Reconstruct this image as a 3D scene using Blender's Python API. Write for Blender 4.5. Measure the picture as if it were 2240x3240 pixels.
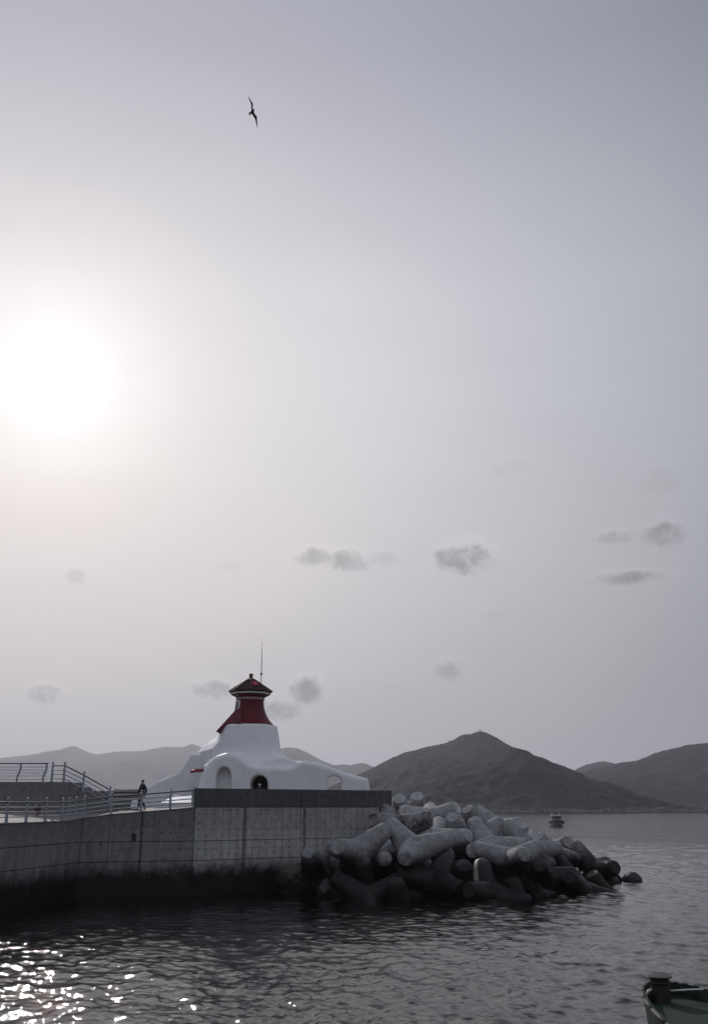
import bpy, bmesh, math, random
import numpy as np
from mathutils import Vector, Matrix, Quaternion

random.seed(7)
SC = bpy.context.scene
for o in list(bpy.data.objects):
    bpy.data.objects.remove(o)

# ------------------------------------------------------------------ camera
F, CX, CY, H = 3000.0, 1120.0, 1620.0, 4.95      # focal length and centre in photo pixels, eye height over the water
PITCH = math.atan(936 / 3000)
CP, SP = math.cos(PITCH), math.sin(PITCH)

def at(px, py, D):
    """Point on the line of sight of a photo pixel, D metres ahead (used as a survey of the place)."""
    u, v = (px - CX) / F, (CY - py) / F
    k = D / (CP - v * SP)
    return Vector((u * k, D, H + k * (SP + v * CP)))

cam = bpy.data.cameras.new('camera')
cam.sensor_fit = 'VERTICAL'
cam.sensor_height = 32.4
cam.lens = 30.0
cam.clip_start = 0.1
cam.clip_end = 60000
camo = bpy.data.objects.new('camera', cam)
SC.collection.objects.link(camo)
camo.location = (0, 0, H)
camo.rotation_euler = (math.pi / 2 + PITCH, 0, 0)
SC.camera = camo

# ------------------------------------------------------------------ light and sky
su, sv = (170 - CX) / F, (CY - 1195) / F
SUN = Vector((su, CP - sv * SP, SP + sv * CP)).normalized()
SUN_EL = math.asin(SUN.z)
SUN_AZ = math.atan2(SUN.x, SUN.y)

SC.view_settings.view_transform = 'Standard'
SC.view_settings.look = 'None'
SC.view_settings.exposure = 0.0
SC.view_settings.gamma = 1.0
SC.cycles.use_denoising = True
SC.cycles.max_bounces = 6
SC.cycles.diffuse_bounces = 3
SC.cycles.glossy_bounces = 3
SC.cycles.volume_bounces = 0
SC.cycles.caustics_reflective = False
SC.cycles.caustics_refractive = False
SC.cycles.sample_clamp_indirect = 4.0

sun = bpy.data.lights.new('sun', 'SUN')
sun.energy = 2.0
sun.angle = math.radians(0.8)
sun.color = (1.0, 0.96, 0.92)
suno = bpy.data.objects.new('sun', sun)
SC.collection.objects.link(suno)
suno.location = (0, 0, 60)
suno.rotation_euler = SUN.to_track_quat('Z', 'Y').to_euler()

W = bpy.data.worlds.new('World')
SC.world = W
W.use_nodes = True

class NT:
    """Tiny helper for building node trees."""
    def __init__(self, tree):
        self.t = tree
    def n(self, kind, **kw):
        nd = self.t.nodes.new(kind)
        for k, v in kw.items():
            setattr(nd, k, v)
        return nd
    def link(self, a, b):
        self.t.links.new(a, b)
    def put(self, sock, v):
        if isinstance(v, bpy.types.NodeSocket):
            self.t.links.new(v, sock)
        else:
            sock.default_value = v
    def math(self, op, a, b=None, c=None, clamp=False):
        nd = self.n('ShaderNodeMath', operation=op, use_clamp=clamp)
        self.put(nd.inputs[0], a)
        if b is not None:
            self.put(nd.inputs[1], b)
        if c is not None:
            self.put(nd.inputs[2], c)
        return nd.outputs[0]
    def vmath(self, op, a, b=None, out=0):
        nd = self.n('ShaderNodeVectorMath', operation=op)
        self.put(nd.inputs[0], a)
        if b is not None:
            self.put(nd.inputs[1], b)
        return nd.outputs['Value'] if op in ('DOT_PRODUCT', 'LENGTH', 'DISTANCE') else nd.outputs[0]
    def scale(self, a, s):
        nd = self.n('ShaderNodeVectorMath', operation='SCALE')
        self.put(nd.inputs[0], a)
        self.put(nd.inputs['Scale'], s)
        return nd.outputs[0]
    def mix(self, f, a, b, mode='MIX'):
        nd = self.n('ShaderNodeMix', data_type='RGBA', blend_type=mode)
        self.put(nd.inputs[0], f)
        self.put(nd.inputs[6], a)
        self.put(nd.inputs[7], b)
        return nd.outputs[2]
    def ramp(self, f, stops, interp='LINEAR'):
        nd = self.n('ShaderNodeValToRGB')
        nd.color_ramp.interpolation = interp
        el = nd.color_ramp.elements
        while len(el) < len(stops):
            el.new(0.5)
        for e, (p, c) in zip(el, stops):
            e.position = p
            c = (c, c, c) if isinstance(c, (int, float)) else c
            e.color = (c[0], c[1], c[2], 1)
        self.put(nd.inputs[0], f)
        return nd.outputs[0]
    def smooth(self, v, a, b, lo=0.0, hi=1.0):
        nd = self.n('ShaderNodeMapRange', interpolation_type='SMOOTHSTEP')
        self.put(nd.inputs[0], v)
        for i, q in enumerate((a, b, lo, hi)):
            self.put(nd.inputs[i + 1], q)
        return nd.outputs[0]
    def noise(self, vec, scale, detail=4, rough=0.55, dist=0.0):
        nd = self.n('ShaderNodeTexNoise')
        if vec is not None:
            self.put(nd.inputs['Vector'], vec)
        nd.inputs['Scale'].default_value = scale
        nd.inputs['Detail'].default_value = detail
        nd.inputs['Roughness'].default_value = rough
        nd.inputs['Distortion'].default_value = dist
        return nd.outputs['Fac']
    def voronoi(self, vec, scale, feature='F1'):
        nd = self.n('ShaderNodeTexVoronoi', feature=feature)
        if vec is not None:
            self.put(nd.inputs['Vector'], vec)
        nd.inputs['Scale'].default_value = scale
        return nd.outputs['Distance']

def build_sky():
    t = NT(W.node_tree)
    W.node_tree.nodes.clear()
    out = t.n('ShaderNodeOutputWorld')
    bg = t.n('ShaderNodeBackground')
    t.link(bg.outputs[0], out.inputs[0])
    tc = t.n('ShaderNodeTexCoord')
    d = t.vmath('NORMALIZE', tc.outputs['Generated'])
    sky = t.n('ShaderNodeTexSky', sky_type='NISHITA')
    sky.sun_disc = False
    sky.sun_elevation = SUN_EL
    sky.sun_rotation = SUN_AZ
    sky.dust_density = 8.0
    sky.air_density = 1.5
    hs = t.n('ShaderNodeHueSaturation')
    hs.inputs['Saturation'].default_value = 0.25
    t.link(sky.outputs[0], hs.inputs['Color'])
    # aureole of the hazy sky: brightness by the angle from the sun
    th = t.math('DIVIDE', t.math('ARCCOSINE', t.math('MINIMUM', t.vmath('DOT_PRODUCT', d, tuple(SUN)), 0.999999)), math.pi)
    A = 180.0
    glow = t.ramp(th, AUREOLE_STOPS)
    core = t.math('POWER', 2.718, t.math('MULTIPLY', t.math('POWER', t.math('MULTIPLY', th, A / 2.05), 2.0), -1.0))
    # tint with height above the horizon
    sep = t.n('ShaderNodeSeparateXYZ')
    t.link(d, sep.inputs[0])
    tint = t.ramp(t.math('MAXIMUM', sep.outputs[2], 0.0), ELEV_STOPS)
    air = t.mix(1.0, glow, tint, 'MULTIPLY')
    # unseen sky away from the sun: boosted overhead, cut low, to shape the light
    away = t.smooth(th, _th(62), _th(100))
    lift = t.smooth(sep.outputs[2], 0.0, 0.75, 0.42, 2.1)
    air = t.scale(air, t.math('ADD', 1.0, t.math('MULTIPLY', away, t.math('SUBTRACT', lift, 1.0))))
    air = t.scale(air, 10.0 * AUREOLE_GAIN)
    corec = t.scale((1.0, 0.93, 0.9), t.math('MULTIPLY', core, 7.0))
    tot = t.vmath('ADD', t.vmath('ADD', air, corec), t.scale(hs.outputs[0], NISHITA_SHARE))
    # small ragged clouds, each at its own bearing and height
    big = t.noise(d, 48.0, 5, 0.6, 0.4)
    fine = t.noise(d, 150.0, 5, 0.62, 0.3)
    wob = t.math('ADD', t.math('MULTIPLY', t.math('SUBTRACT', big, 0.5), 4.6), t.math('MULTIPLY', t.math('SUBTRACT', fine, 0.5), 1.5))
    dark = None
    lit = None
    for (px, py, wx, wy, st) in CLOUDS:
        u, v = (px - CX) / F, (CY - py) / F
        c0 = Vector((u, CP - v * SP, SP + v * CP))
        ln = c0.length
        c0.normalize()
        r0 = c0.cross(Vector((0, 0, 1))).normalized()
        u0 = r0.cross(c0)
        a = t.math('MULTIPLY', t.vmath('DOT_PRODUCT', d, tuple(r0)), F * ln / wx)
        bs = t.vmath('DOT_PRODUCT', d, tuple(u0))
        b = t.math('MULTIPLY', bs, F * ln / wy)
        e = t.math('ADD', t.math('MULTIPLY', a, a), t.math('MULTIPLY', b, b))
        m = t.math('MULTIPLY', t.smooth(t.math('SUBTRACT', e, wob), 1.6, -0.6), st)
        b2 = t.math('SUBTRACT', b, 0.55)
        e2 = t.math('ADD', t.math('MULTIPLY', t.math('MULTIPLY', a, a), 0.8), t.math('MULTIPLY', t.math('MULTIPLY', b2, b2), 0.8))
        l = t.math('MULTIPLY', t.smooth(t.math('SUBTRACT', e2, wob), 1.9, 0.1), st)
        dark = m if dark is None else t.math('MAXIMUM', dark, m)
        lit = l if lit is None else t.math('MAXIMUM', lit, l)
    k = t.math('SUBTRACT', t.math('ADD', 1.0, t.math('MULTIPLY', lit, 0.07)), t.math('MULTIPLY', dark, 0.48))
    # faint high veil
    st_v = t.vmath('MULTIPLY', d, (3.0, 3.0, 9.0))
    veil = t.noise(st_v, 2.2, 3, 0.5)
    k = t.math('MULTIPLY', k, t.math('ADD', 0.97, t.math('MULTIPLY', veil, 0.06)))
    tot = t.scale(tot, k)
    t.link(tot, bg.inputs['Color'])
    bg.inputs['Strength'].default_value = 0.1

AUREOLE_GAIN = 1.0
NISHITA_SHARE = 0.015
def _th(x):
    return x / 180.0
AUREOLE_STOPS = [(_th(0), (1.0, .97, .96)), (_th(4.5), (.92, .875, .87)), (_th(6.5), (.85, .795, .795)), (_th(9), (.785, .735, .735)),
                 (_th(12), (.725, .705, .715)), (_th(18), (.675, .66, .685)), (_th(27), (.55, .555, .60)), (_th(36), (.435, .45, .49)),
                 (_th(45), (.29, .313, .372)), (_th(60), (.30, .32, .365)), (_th(90), (.33, .345, .38)), (_th(180), (.38, .39, .42))]  # stops behind the camera raised to light the surfaces that face it
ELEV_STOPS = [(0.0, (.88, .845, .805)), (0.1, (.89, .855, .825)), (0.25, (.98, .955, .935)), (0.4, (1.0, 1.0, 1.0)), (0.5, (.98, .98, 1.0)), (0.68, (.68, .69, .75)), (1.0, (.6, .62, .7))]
# bearing and height as photo pixels, half sizes, strength
CLOUDS = [(1000, 1764, 70, 28, .8), (1095, 1778, 85, 32, .85), (1190, 1766, 70, 24, .4), (1452, 1768, 85, 44, 1.1), (1545, 1785, 60, 24, .3), (1945, 1700, 62, 20, .85),
          (2095, 1690, 60, 36, 1.0), (1990, 1828, 100, 20, 1.0), (975, 2185, 62, 36, 1.35), (882, 2246, 60, 32, 1.3),
          (672, 2182, 54, 28, 1.0), (150, 2200, 58, 26, 1.1), (1420, 2122, 44, 30, .75), (246, 1824, 34, 22, .4),
          (730, 1788, 46, 20, .3), (1615, 1480, 60, 24, .18), (1566, 1945, 30, 15, .28), (1230, 2172, 26, 12, .3), (2095, 1520, 60, 40, .2)]
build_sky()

# ------------------------------------------------------------------ object helpers
COL = SC.collection

def tag(o, label=None, cat=None, group=None, kind=None):
    if label:
        o['label'] = label
    if cat:
        o['category'] = cat
    if group:
        o['group'] = group
    if kind:
        o['kind'] = kind
    return o

def empty(name, loc=(0, 0, 0)):
    o = bpy.data.objects.new(name, None)
    o.empty_display_size = 0.3
    COL.objects.link(o)
    o.location = loc
    return o

def mesh_obj(name, me, mat=None, parent=None):
    o = bpy.data.objects.new(name, me)
    COL.objects.link(o)
    if mat:
        for m in (mat if isinstance(mat, (list, tuple)) else [mat]):
            me.materials.append(m)
    if parent:
        o.parent = parent
        o.matrix_parent_inverse = Matrix.Translation(-Vector(parent.location))
    return o

def bm_obj(name, bm, mat=None, parent=None, smooth=False, angle=None):
    me = bpy.data.meshes.new(name)
    bm.normal_update()
    bm.to_mesh(me)
    bm.free()
    if smooth:
        me.shade_smooth()
        if angle:
            try:
                me.set_sharp_from_angle(angle=math.radians(angle))
            except Exception:
                pass
    return mesh_obj(name, me, mat, parent)

def np_mesh(name, verts, faces):
    verts = np.asarray(verts, np.float32)
    faces = np.asarray(faces, np.int32)
    me = bpy.data.meshes.new(name)
    n, k = faces.shape
    me.vertices.add(len(verts))
    me.vertices.foreach_set('co', verts.ravel())
    me.loops.add(n * k)
    me.loops.foreach_set('vertex_index', faces.ravel())
    me.polygons.add(n)
    me.polygons.foreach_set('loop_start', np.arange(0, n * k, k, dtype=np.int32))
    me.update(calc_edges=True)
    return me

def grid_faces(nu, nv, wrap=False):
    i = np.arange(nu - 1)[:, None]
    j = np.arange(nv if wrap else nv - 1)[None, :]
    j2 = (j + 1) % nv
    a = i * nv + j
    b = i * nv + j2
    return np.stack([a, b, b + nv, a + nv], -1).reshape(-1, 4)

def box(bm, c, size, rotz=0.0, bevel=0.0, mi=0):
    M = Matrix.Translation(c) @ Matrix.Rotation(rotz, 4, 'Z') @ Matrix.Diagonal((size[0], size[1], size[2], 1))
    r = bmesh.ops.create_cube(bm, size=1, matrix=M)
    vs = r['verts']
    fs = {f for v in vs for f in v.link_faces}
    if bevel:
        es = list({e for v in vs for e in v.link_edges})
        rb = bmesh.ops.bevel(bm, geom=es, offset=bevel, segments=2, affect='EDGES', profile=0.5)
        fs = {f for v in rb['verts'] for f in v.link_faces} | {f for f in fs if f.is_valid}
    for f in fs:
        f.material_index = mi
    return vs

def tube(bm, p0, p1, r0, r1=None, n=10, mi=0, caps=True):
    p0, p1 = Vector(p0), Vector(p1)
    r1 = r0 if r1 is None else r1
    q = (p1 - p0).to_track_quat('Z', 'Y').to_matrix()
    rings = []
    for p, r in ((p0, r0), (p1, r1)):
        rings.append([bm.verts.new(p + q @ Vector((r * math.cos(2 * math.pi * i / n), r * math.sin(2 * math.pi * i / n), 0))) for i in range(n)])
    for i in range(n):
        f = bm.faces.new((rings[0][i], rings[0][(i + 1) % n], rings[1][(i + 1) % n], rings[1][i]))
        f.material_index = mi
    if caps:
        bm.faces.new(rings[0][::-1]).material_index = mi
        bm.faces.new(rings[1]).material_index = mi

def path_tube(bm, pts, r, n=8):
    for a, b in zip(pts[:-1], pts[1:]):
        tube(bm, a, b, r, n=n)

def ball(bm, c, r, u=12, v=8, sc=(1, 1, 1)):
    bmesh.ops.create_uvsphere(bm, u_segments=u, v_segments=v, radius=r, matrix=Matrix.Translation(c) @ Matrix.Diagonal((sc[0], sc[1], sc[2], 1)))

def lathe(bm, prof, c=(0, 0, 0), n=32, mi=0, rot=0.0):
    c = Vector(c)
    rings = []
    for r, z in prof:
        if r < 1e-5:
            rings.append([bm.verts.new(c + Vector((0, 0, z)))])
        else:
            rings.append([bm.verts.new(c + Vector((r * math.cos(2 * math.pi * i / n + rot), r * math.sin(2 * math.pi * i / n + rot), z))) for i in range(n)])
    for A, B in zip(rings[:-1], rings[1:]):
        for i in range(n):
            j = (i + 1) % n
            if len(A) == 1 and len(B) == 1:
                continue
            if len(A) == 1:
                f = bm.faces.new((A[0], B[j], B[i]))
            elif len(B) == 1:
                f = bm.faces.new((A[i], A[j], B[0]))
            else:
                f = bm.faces.new((A[i], A[j], B[j], B[i]))
            f.material_index = mi

def prism(bm, poly, n0, n1, mi=0):
    """poly: list of 3D points (planar); extruded by vector n1 from offset n0."""
    a = [bm.verts.new(Vector(p) + Vector(n0)) for p in poly]
    b = [bm.verts.new(Vector(p) + Vector(n1)) for p in poly]
    fs = [bm.faces.new(a), bm.faces.new(b[::-1])]
    for i in range(len(poly)):
        j = (i + 1) % len(poly)
        fs.append(bm.faces.new((a[j], a[i], b[i], b[j])))
    for f in fs:
        f.material_index = mi
    bmesh.ops.recalc_face_normals(bm, faces=fs)

# value noise on numpy arrays
def _hash(ix, iy, iz, seed):
    h = (ix.astype(np.int64) * 374761393 + iy.astype(np.int64) * 668265263 + iz.astype(np.int64) * 2147483647 + seed * 974711) & 0xffffffff
    h = ((h ^ (h >> 13)) * 1274126177) & 0xffffffff
    h = (h ^ (h >> 16)) & 0xffffffff
    return h / 4294967295.0

def vnoise(x, y, z, seed=0):
    x, y, z = np.broadcast_arrays(x, y, z)
    ix, iy, iz = np.floor(x), np.floor(y), np.floor(z)
    fx, fy, fz = x - ix, y - iy, z - iz
    fx, fy, fz = [f * f * (3 - 2 * f) for f in (fx, fy, fz)]
    r = 0
    for a in (0, 1):
        for b in (0, 1):
            for c in (0, 1):
                w = (fx if a else 1 - fx) * (fy if b else 1 - fy) * (fz if c else 1 - fz)
                r = r + w * _hash(ix + a, iy + b, iz + c, seed)
    return r

def fbm(x, y, z=0.0, seed=0, octv=4, gain=0.5):
    r, a, t = 0, 1.0, 0.0
    for k in range(octv):
        f = 2.03 ** k
        r = r + a * (vnoise(x * f + 11.3 * k, y * f + 7.7 * k, np.asarray(z) * f + 3.1 * k, seed + k) - 0.5)
        t += a
        a *= gain
    return r / t

# ------------------------------------------------------------------ materials
def material(name, build):
    m = bpy.data.materials.new(name)
    m.use_nodes = True
    t = NT(m.node_tree)
    b = m.node_tree.nodes['Principled BSDF']
    build(t, b)
    return m

def plain(name, col, rough=0.6, metal=0.0, var=0.15, scale=3.0, bump=0.0, spec=0.5):
    def f(t, b):
        tc = t.n('ShaderNodeTexCoord')
        n = t.noise(tc.outputs['Object'], scale, 5, 0.6)
        n2 = t.noise(tc.outputs['Object'], scale * 9, 4, 0.6)
        k = t.math('ADD', 1 - var, t.math('ADD', t.math('MULTIPLY', n, var * 1.3), t.math('MULTIPLY', n2, var * 0.7)))
        t.put(b.inputs['Base Color'], t.scale(tuple(col), k))
        b.inputs['Roughness'].default_value = rough
        b.inputs['Metallic'].default_value = metal
        b.inputs['Specular IOR Level'].default_value = spec
        if bump:
            bp = t.n('ShaderNodeBump')
            bp.inputs['Strength'].default_value = bump
            bp.inputs['Distance'].default_value = 0.02
            t.put(bp.inputs['Height'], n2)
            t.link(bp.outputs[0], b.inputs['Normal'])
    return material(name, f)

def stucco_f(t, b):
    tc = t.n('ShaderNodeTexCoord')
    p = tc.outputs['Object']
    n = t.noise(p, 0.8, 5, 0.6)
    st = t.noise(t.vmath('MULTIPLY', p, (5.0, 5.0, 0.5)), 1.0, 5, 0.65)
    fine = t.noise(p, 14, 6, 0.7)
    k = t.math('ADD', 0.80, t.math('ADD', t.math('MULTIPLY', n, 0.14), t.math('MULTIPLY', st, 0.16)))
    k = t.math('SUBTRACT', k, t.math('MULTIPLY', t.smooth(st, 0.56, 0.75), 0.16))
    t.put(b.inputs['Base Color'], t.scale((0.80, 0.81, 0.84), k))
    b.inputs['Roughness'].default_value = 0.5
    b.inputs['Specular IOR Level'].default_value = 0.35
    bp = t.n('ShaderNodeBump')
    bp.inputs['Strength'].default_value = 0.35
    bp.inputs['Distance'].default_value = 0.03
    lump = t.noise(p, 2.6, 3, 0.5)
    t.put(bp.inputs['Height'], t.math('ADD', t.math('MULTIPLY', fine, 0.35), t.math('MULTIPLY', lump, 1.6)))
    t.link(bp.outputs[0], b.inputs['Normal'])
M_STUCCO = material('white_stucco', stucco_f)

def redpaint_f(t, b):
    tc = t.n('ShaderNodeTexCoord')
    p = tc.outputs['Object']
    n = t.noise(p, 1.3, 5, 0.6)
    st = t.noise(t.vmath('MULTIPLY', p, (6.0, 6.0, 0.6)), 1.0, 5, 0.65)
    fine = t.noise(p, 16, 6, 0.7)
    k = t.math('ADD', 0.72, t.math('ADD', t.math('MULTIPLY', n, 0.3), t.math('MULTIPLY', st, 0.26)))
    t.put(b.inputs['Base Color'], t.scale((0.105, 0.004, 0.012), k))
    b.inputs['Roughness'].default_value = 0.5
    b.inputs['Specular IOR Level'].default_value = 0.25
    bp = t.n('ShaderNodeBump')
    bp.inputs['Strength'].default_value = 0.3
    bp.inputs['Distance'].default_value = 0.02
    t.put(bp.inputs['Height'], fine)
    t.link(bp.outputs[0], b.inputs['Normal'])
M_RED = material('red_paint', redpaint_f)
M_TILE = plain('roof_tile', (0.050, 0.012, 0.012), 0.55, 0, 0.8, 5.0, 0.3, 0.35)
M_HATCH = plain('red_panel', (0.30, 0.03, 0.04), 0.5, 0, 0.2)
M_TRIM = plain('white_trim', (0.72, 0.72, 0.74), 0.5, 0, 0.12)
M_PINK = plain('pale_band', (0.38, 0.27, 0.28), 0.5, 0, 0.12)
M_METAL = plain('galvanised_steel', (0.30, 0.32, 0.36), 0.45, 0.0, 0.2, 6)
M_METAL_D = plain('dark_steel', (0.03, 0.032, 0.036), 0.5, 0.2, 0.3, 6)
M_RAIL_TOP = plain('dark_handrail', (0.035, 0.036, 0.042), 0.45, 0.0, 0.2, 6)
M_RUSTY = plain('worn_black_steel', (0.028, 0.024, 0.022), 0.55, 0.3, 0.6, 9, 0.4)
M_DARK = plain('dark_interior', (0.012, 0.012, 0.013), 0.8, 0, 0.3)
def glass_f(t, b):
    b.inputs['Base Color'].default_value = (0.02, 0.022, 0.026, 1)
    b.inputs['Roughness'].default_value = 0.06
M_GLASS = material('dark_glass', glass_f)
M_GREEN = plain('green_deck_paint', (0.020, 0.036, 0.024), 0.8, 0, 0.4, 4, 0.2, 0.15)
M_WHITEP = plain('white_paint', (0.75, 0.75, 0.76), 0.4, 0, 0.12)
M_GREYP = plain('greyed_white_paint', (0.28, 0.28, 0.29), 0.5, 0, 0.25)  # white paint set to a darker grey for the far boat
M_HULL = plain('hull_paint', (0.07, 0.07, 0.074), 0.45, 0, 0.3, 2)
M_BLACKR = plain('black_rubber', (0.012, 0.012, 0.013), 0.7, 0, 0.3)
M_SKIN = plain('skin', (0.30, 0.17, 0.12), 0.5, 0, 0.1)
M_NAVY = plain('navy_cloth', (0.010, 0.012, 0.022), 0.85, 0, 0.3, 8)
M_TROUS = plain('black_cloth', (0.010, 0.010, 0.012), 0.85, 0, 0.3, 8)
M_SHOE = plain('black_leather', (0.01, 0.01, 0.01), 0.5, 0, 0.2)
M_HAIR = plain('black_hair', (0.010, 0.009, 0.009), 0.6, 0, 0.3, 20)
M_CAP = plain('white_cloth', (0.7, 0.7, 0.72), 0.8, 0, 0.1)
M_FEATHER = plain('grey_feathers', (0.055, 0.056, 0.06), 0.7, 0, 0.5, 12)
M_RING = plain('red_ring', (0.09, 0.012, 0.014), 0.5, 0, 0.3, 4)
M_TILE_RED = plain('red_awning_tile', (0.20, 0.012, 0.02), 0.5, 0, 0.25, 4)

def concrete_f(base, tide=1.35, uvmode=False, rnd=False, brown=0.0, seamy=False, tide_w=0.7, barn=0.5):
    def f(t, b):
        tc = t.n('ShaderNodeTexCoord')
        geo = t.n('ShaderNodeNewGeometry')
        pos = geo.outputs['Position']
        sep = t.n('ShaderNodeSeparateXYZ')
        t.link(pos, sep.inputs[0])
        z = sep.outputs[2]
        p = tc.outputs['Object']
        blot = t.noise(pos, 0.55, 6, 0.62)
        mid = t.noise(p, 2.6, 6, 0.68)
        fine = t.noise(p, 22, 5, 0.7)
        k = t.math('ADD', 0.55, t.math('ADD', t.math('MULTIPLY', blot, 0.3), t.math('ADD', t.math('MULTIPLY', mid, 0.4), t.math('MULTIPLY', fine, 0.22))))
        col = (base, base * 1.005, base * 1.03)
        if rnd:
            oi = t.n('ShaderNodeObjectInfo')
            k = t.math('MULTIPLY', k, t.math('ADD', 0.78, t.math('MULTIPLY', oi.outputs['Random'], 0.6)))
        k = t.math('MULTIPLY', k, t.smooth(mid, 0.36, 0.62, 0.84 if not uvmode else 0.90, 1.08 if not uvmode else 1.05))
        k = t.math('MULTIPLY', k, t.math('ADD', 1.0, t.math('MULTIPLY', t.smooth(geo.outputs['Pointiness'], 0.515, 0.57), 0.45 if seamy else 0.0)))
        # pits
        pits = t.smooth(t.voronoi(p, 7.0), 0.11, 0.05)
        gate = t.smooth(t.noise(p, 1.7, 3, 0.5), 0.56, 0.66)
        k = t.math('MULTIPLY', k, t.math('SUBTRACT', 1.0, t.math('MULTIPLY', t.math('MULTIPLY', pits, gate), 0.6)))
        if uvmode:
            su_ = t.n('ShaderNodeSeparateXYZ')
            t.link(tc.outputs['UV'], su_.inputs[0])
            u = su_.outputs[0]
            cv = t.n('ShaderNodeCombineXYZ')
            t.put(cv.inputs[0], t.math('MULTIPLY', u, 3.2))
            t.put(cv.inputs[1], t.math('MULTIPLY', z, 0.22))
            streak = t.noise(cv.outputs[0], 1.0, 6, 0.72)
            k = t.math('MULTIPLY', k, t.math('ADD', 0.35, t.math('MULTIPLY', streak, 1.35)))
            # pale lime runs
            cv2 = t.n('ShaderNodeCombineXYZ')
            t.put(cv2.inputs[0], t.math('MULTIPLY', u, 1.1))
            t.put(cv2.inputs[1], t.math('MULTIPLY', z, 0.3))
            lime = t.smooth(t.noise(cv2.outputs[0], 1.0, 5, 0.7), 0.58, 0.72)
            k = t.math('ADD', k, t.math('MULTIPLY', lime, 0.22))
            # the older stretch of wall under the walk is darker
            k = t.math('MULTIPLY', k, t.smooth(u, -0.02, 0.02, 0.54, 1.0))
            # wet runs below the joint
            for uu, w_ in WET_RUNS:
                wob = t.math('MULTIPLY', t.math('SUBTRACT', t.noise(pos, 1.6, 3, 0.6), 0.5), 0.16)
                dd = t.math('ABSOLUTE', t.math('SUBTRACT', t.math('ADD', u, wob), uu))
                band = t.smooth(dd, w_, w_ * 0.55)
                band = t.math('MULTIPLY', band, t.smooth(z, 5.02, 4.95))
                k = t.math('MULTIPLY', k, t.math('SUBTRACT', 1.0, t.math('MULTIPLY', band, 0.55)))
            # the capping course was cast in a darker mix
            k = t.math('MULTIPLY', k, t.smooth(z, 4.985, 5.0, 1.0, 0.28))
            # grime under the copings of the quay walk
            fade = t.math('ADD', z, t.math('MULTIPLY', t.math('SUBTRACT', streak, 0.5), 2.2))
            k = t.math('MULTIPLY', k, t.smooth(fade, 3.0, 4.2, 1.0, 0.8))
        c = t.scale(col, k)
        if brown:
            bm_ = t.smooth(t.noise(p, 1.4, 6, 0.7), 0.42, 0.62)
            c = t.mix(t.math('MULTIPLY', bm_, brown), c, (0.035, 0.020, 0.014, 1))
        if seamy:
            # mould seam and lifting marks
            so = t.n('ShaderNodeSeparateXYZ')
            t.link(p, so.inputs[0])
            s1 = t.smooth(t.math('ABSOLUTE', t.math('SUBTRACT', so.outputs[0], so.outputs[1])), 0.028, 0.010)
            s2 = t.smooth(t.math('ABSOLUTE', t.math('ADD', so.outputs[0], so.outputs[2])), 0.028, 0.010)
            c = t.mix(t.math('MULTIPLY', t.math('MAXIMUM', s1, s2), 0.45), c, (0.02, 0.02, 0.021, 1))
            op = t.vmath('ADD', p, t.scale((13.0, 7.0, 5.0), oi.outputs['Random']))
            rust = t.smooth(t.noise(op, 0.8, 6, 0.72), 0.54, 0.70)
            c = t.mix(t.math('MULTIPLY', rust, 0.55), c, (0.065, 0.05, 0.04, 1))
            grime = t.smooth(t.noise(t.vmath('MULTIPLY', pos, (1.6, 1.6, 0.5)), 1.0, 6, 0.7), 0.52, 0.68)
            c = t.mix(t.math('MULTIPLY', grime, 0.5), c, (0.045, 0.045, 0.046, 1))
        # tide mark: weed and slime below, barnacle speckle at the line
        tn = t.math('ADD', t.math('MULTIPLY', t.math('SUBTRACT', t.noise(pos, 1.1, 5, 0.68), 0.5), 1.6), t.math('MULTIPLY', t.math('SUBTRACT', t.noise(pos, 5.0, 4, 0.6), 0.5), 0.5))
        zz = t.math('ADD', z, tn)
        wet = t.smooth(zz, tide + tide_w, tide - tide_w * 0.6)
        weed = t.mix(t.smooth(t.noise(pos, 0.8, 4, 0.6), 0.5, 0.62), (0.004, 0.004, 0.0045, 1), (0.007, 0.0085, 0.004, 1))
        c = t.mix(wet, c, weed)
        if barn:
            v = t.smooth(t.voronoi(pos, 9.0), 0.20, 0.10)
            g = t.math('MULTIPLY', t.smooth(t.noise(pos, 1.8, 4, 0.6), 0.50, 0.62), t.math('MULTIPLY', t.smooth(zz, tide + 0.5, tide - 0.2), t.smooth(zz, 0.0, 0.5)))
            c = t.mix(t.math('MULTIPLY', t.math('MULTIPLY', v, g), barn), c, (0.16, 0.15, 0.145, 1))
        t.put(b.inputs['Base Color'], c)
        t.put(b.inputs['Roughness'], t.math('SUBTRACT', 0.85, t.math('MULTIPLY', wet, 0.35)))
        b.inputs['Specular IOR Level'].default_value = 0.25
        bp = t.n('ShaderNodeBump')
        bp.inputs['Strength'].default_value = 0.5
        bp.inputs['Distance'].default_value = 0.03
        t.put(bp.inputs['Height'], t.math('ADD', t.math('MULTIPLY', mid, 0.8), t.math('SUBTRACT', t.math('MULTIPLY', fine, 0.4), t.math('MULTIPLY', pits, 0.25))))
        t.link(bp.outputs[0], b.inputs['Normal'])
    return f
WET_RUNS = [(3.4, 0.17), (7.78, 0.15), (-3.1, 0.10)]      # distance along the wall, half width
M_POD = material('tetrapod_concrete', concrete_f(0.255, tide=1.85, rnd=True, seamy=True))
M_POD_LOW = material('weedy_concrete', concrete_f(0.15, tide=2.0, rnd=True, seamy=True, tide_w=0.9, barn=0.7))
M_POD_BROWN = material('brown_stained_concrete', concrete_f(0.22, tide=1.1, rnd=False, brown=0.95))
M_POD_BARN = material('barnacled_concrete', concrete_f(0.06, tide=3.6, rnd=False, tide_w=1.0, barn=1.0))
M_STEP = material('step_concrete', concrete_f(0.17, tide=-5, barn=0))

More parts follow.
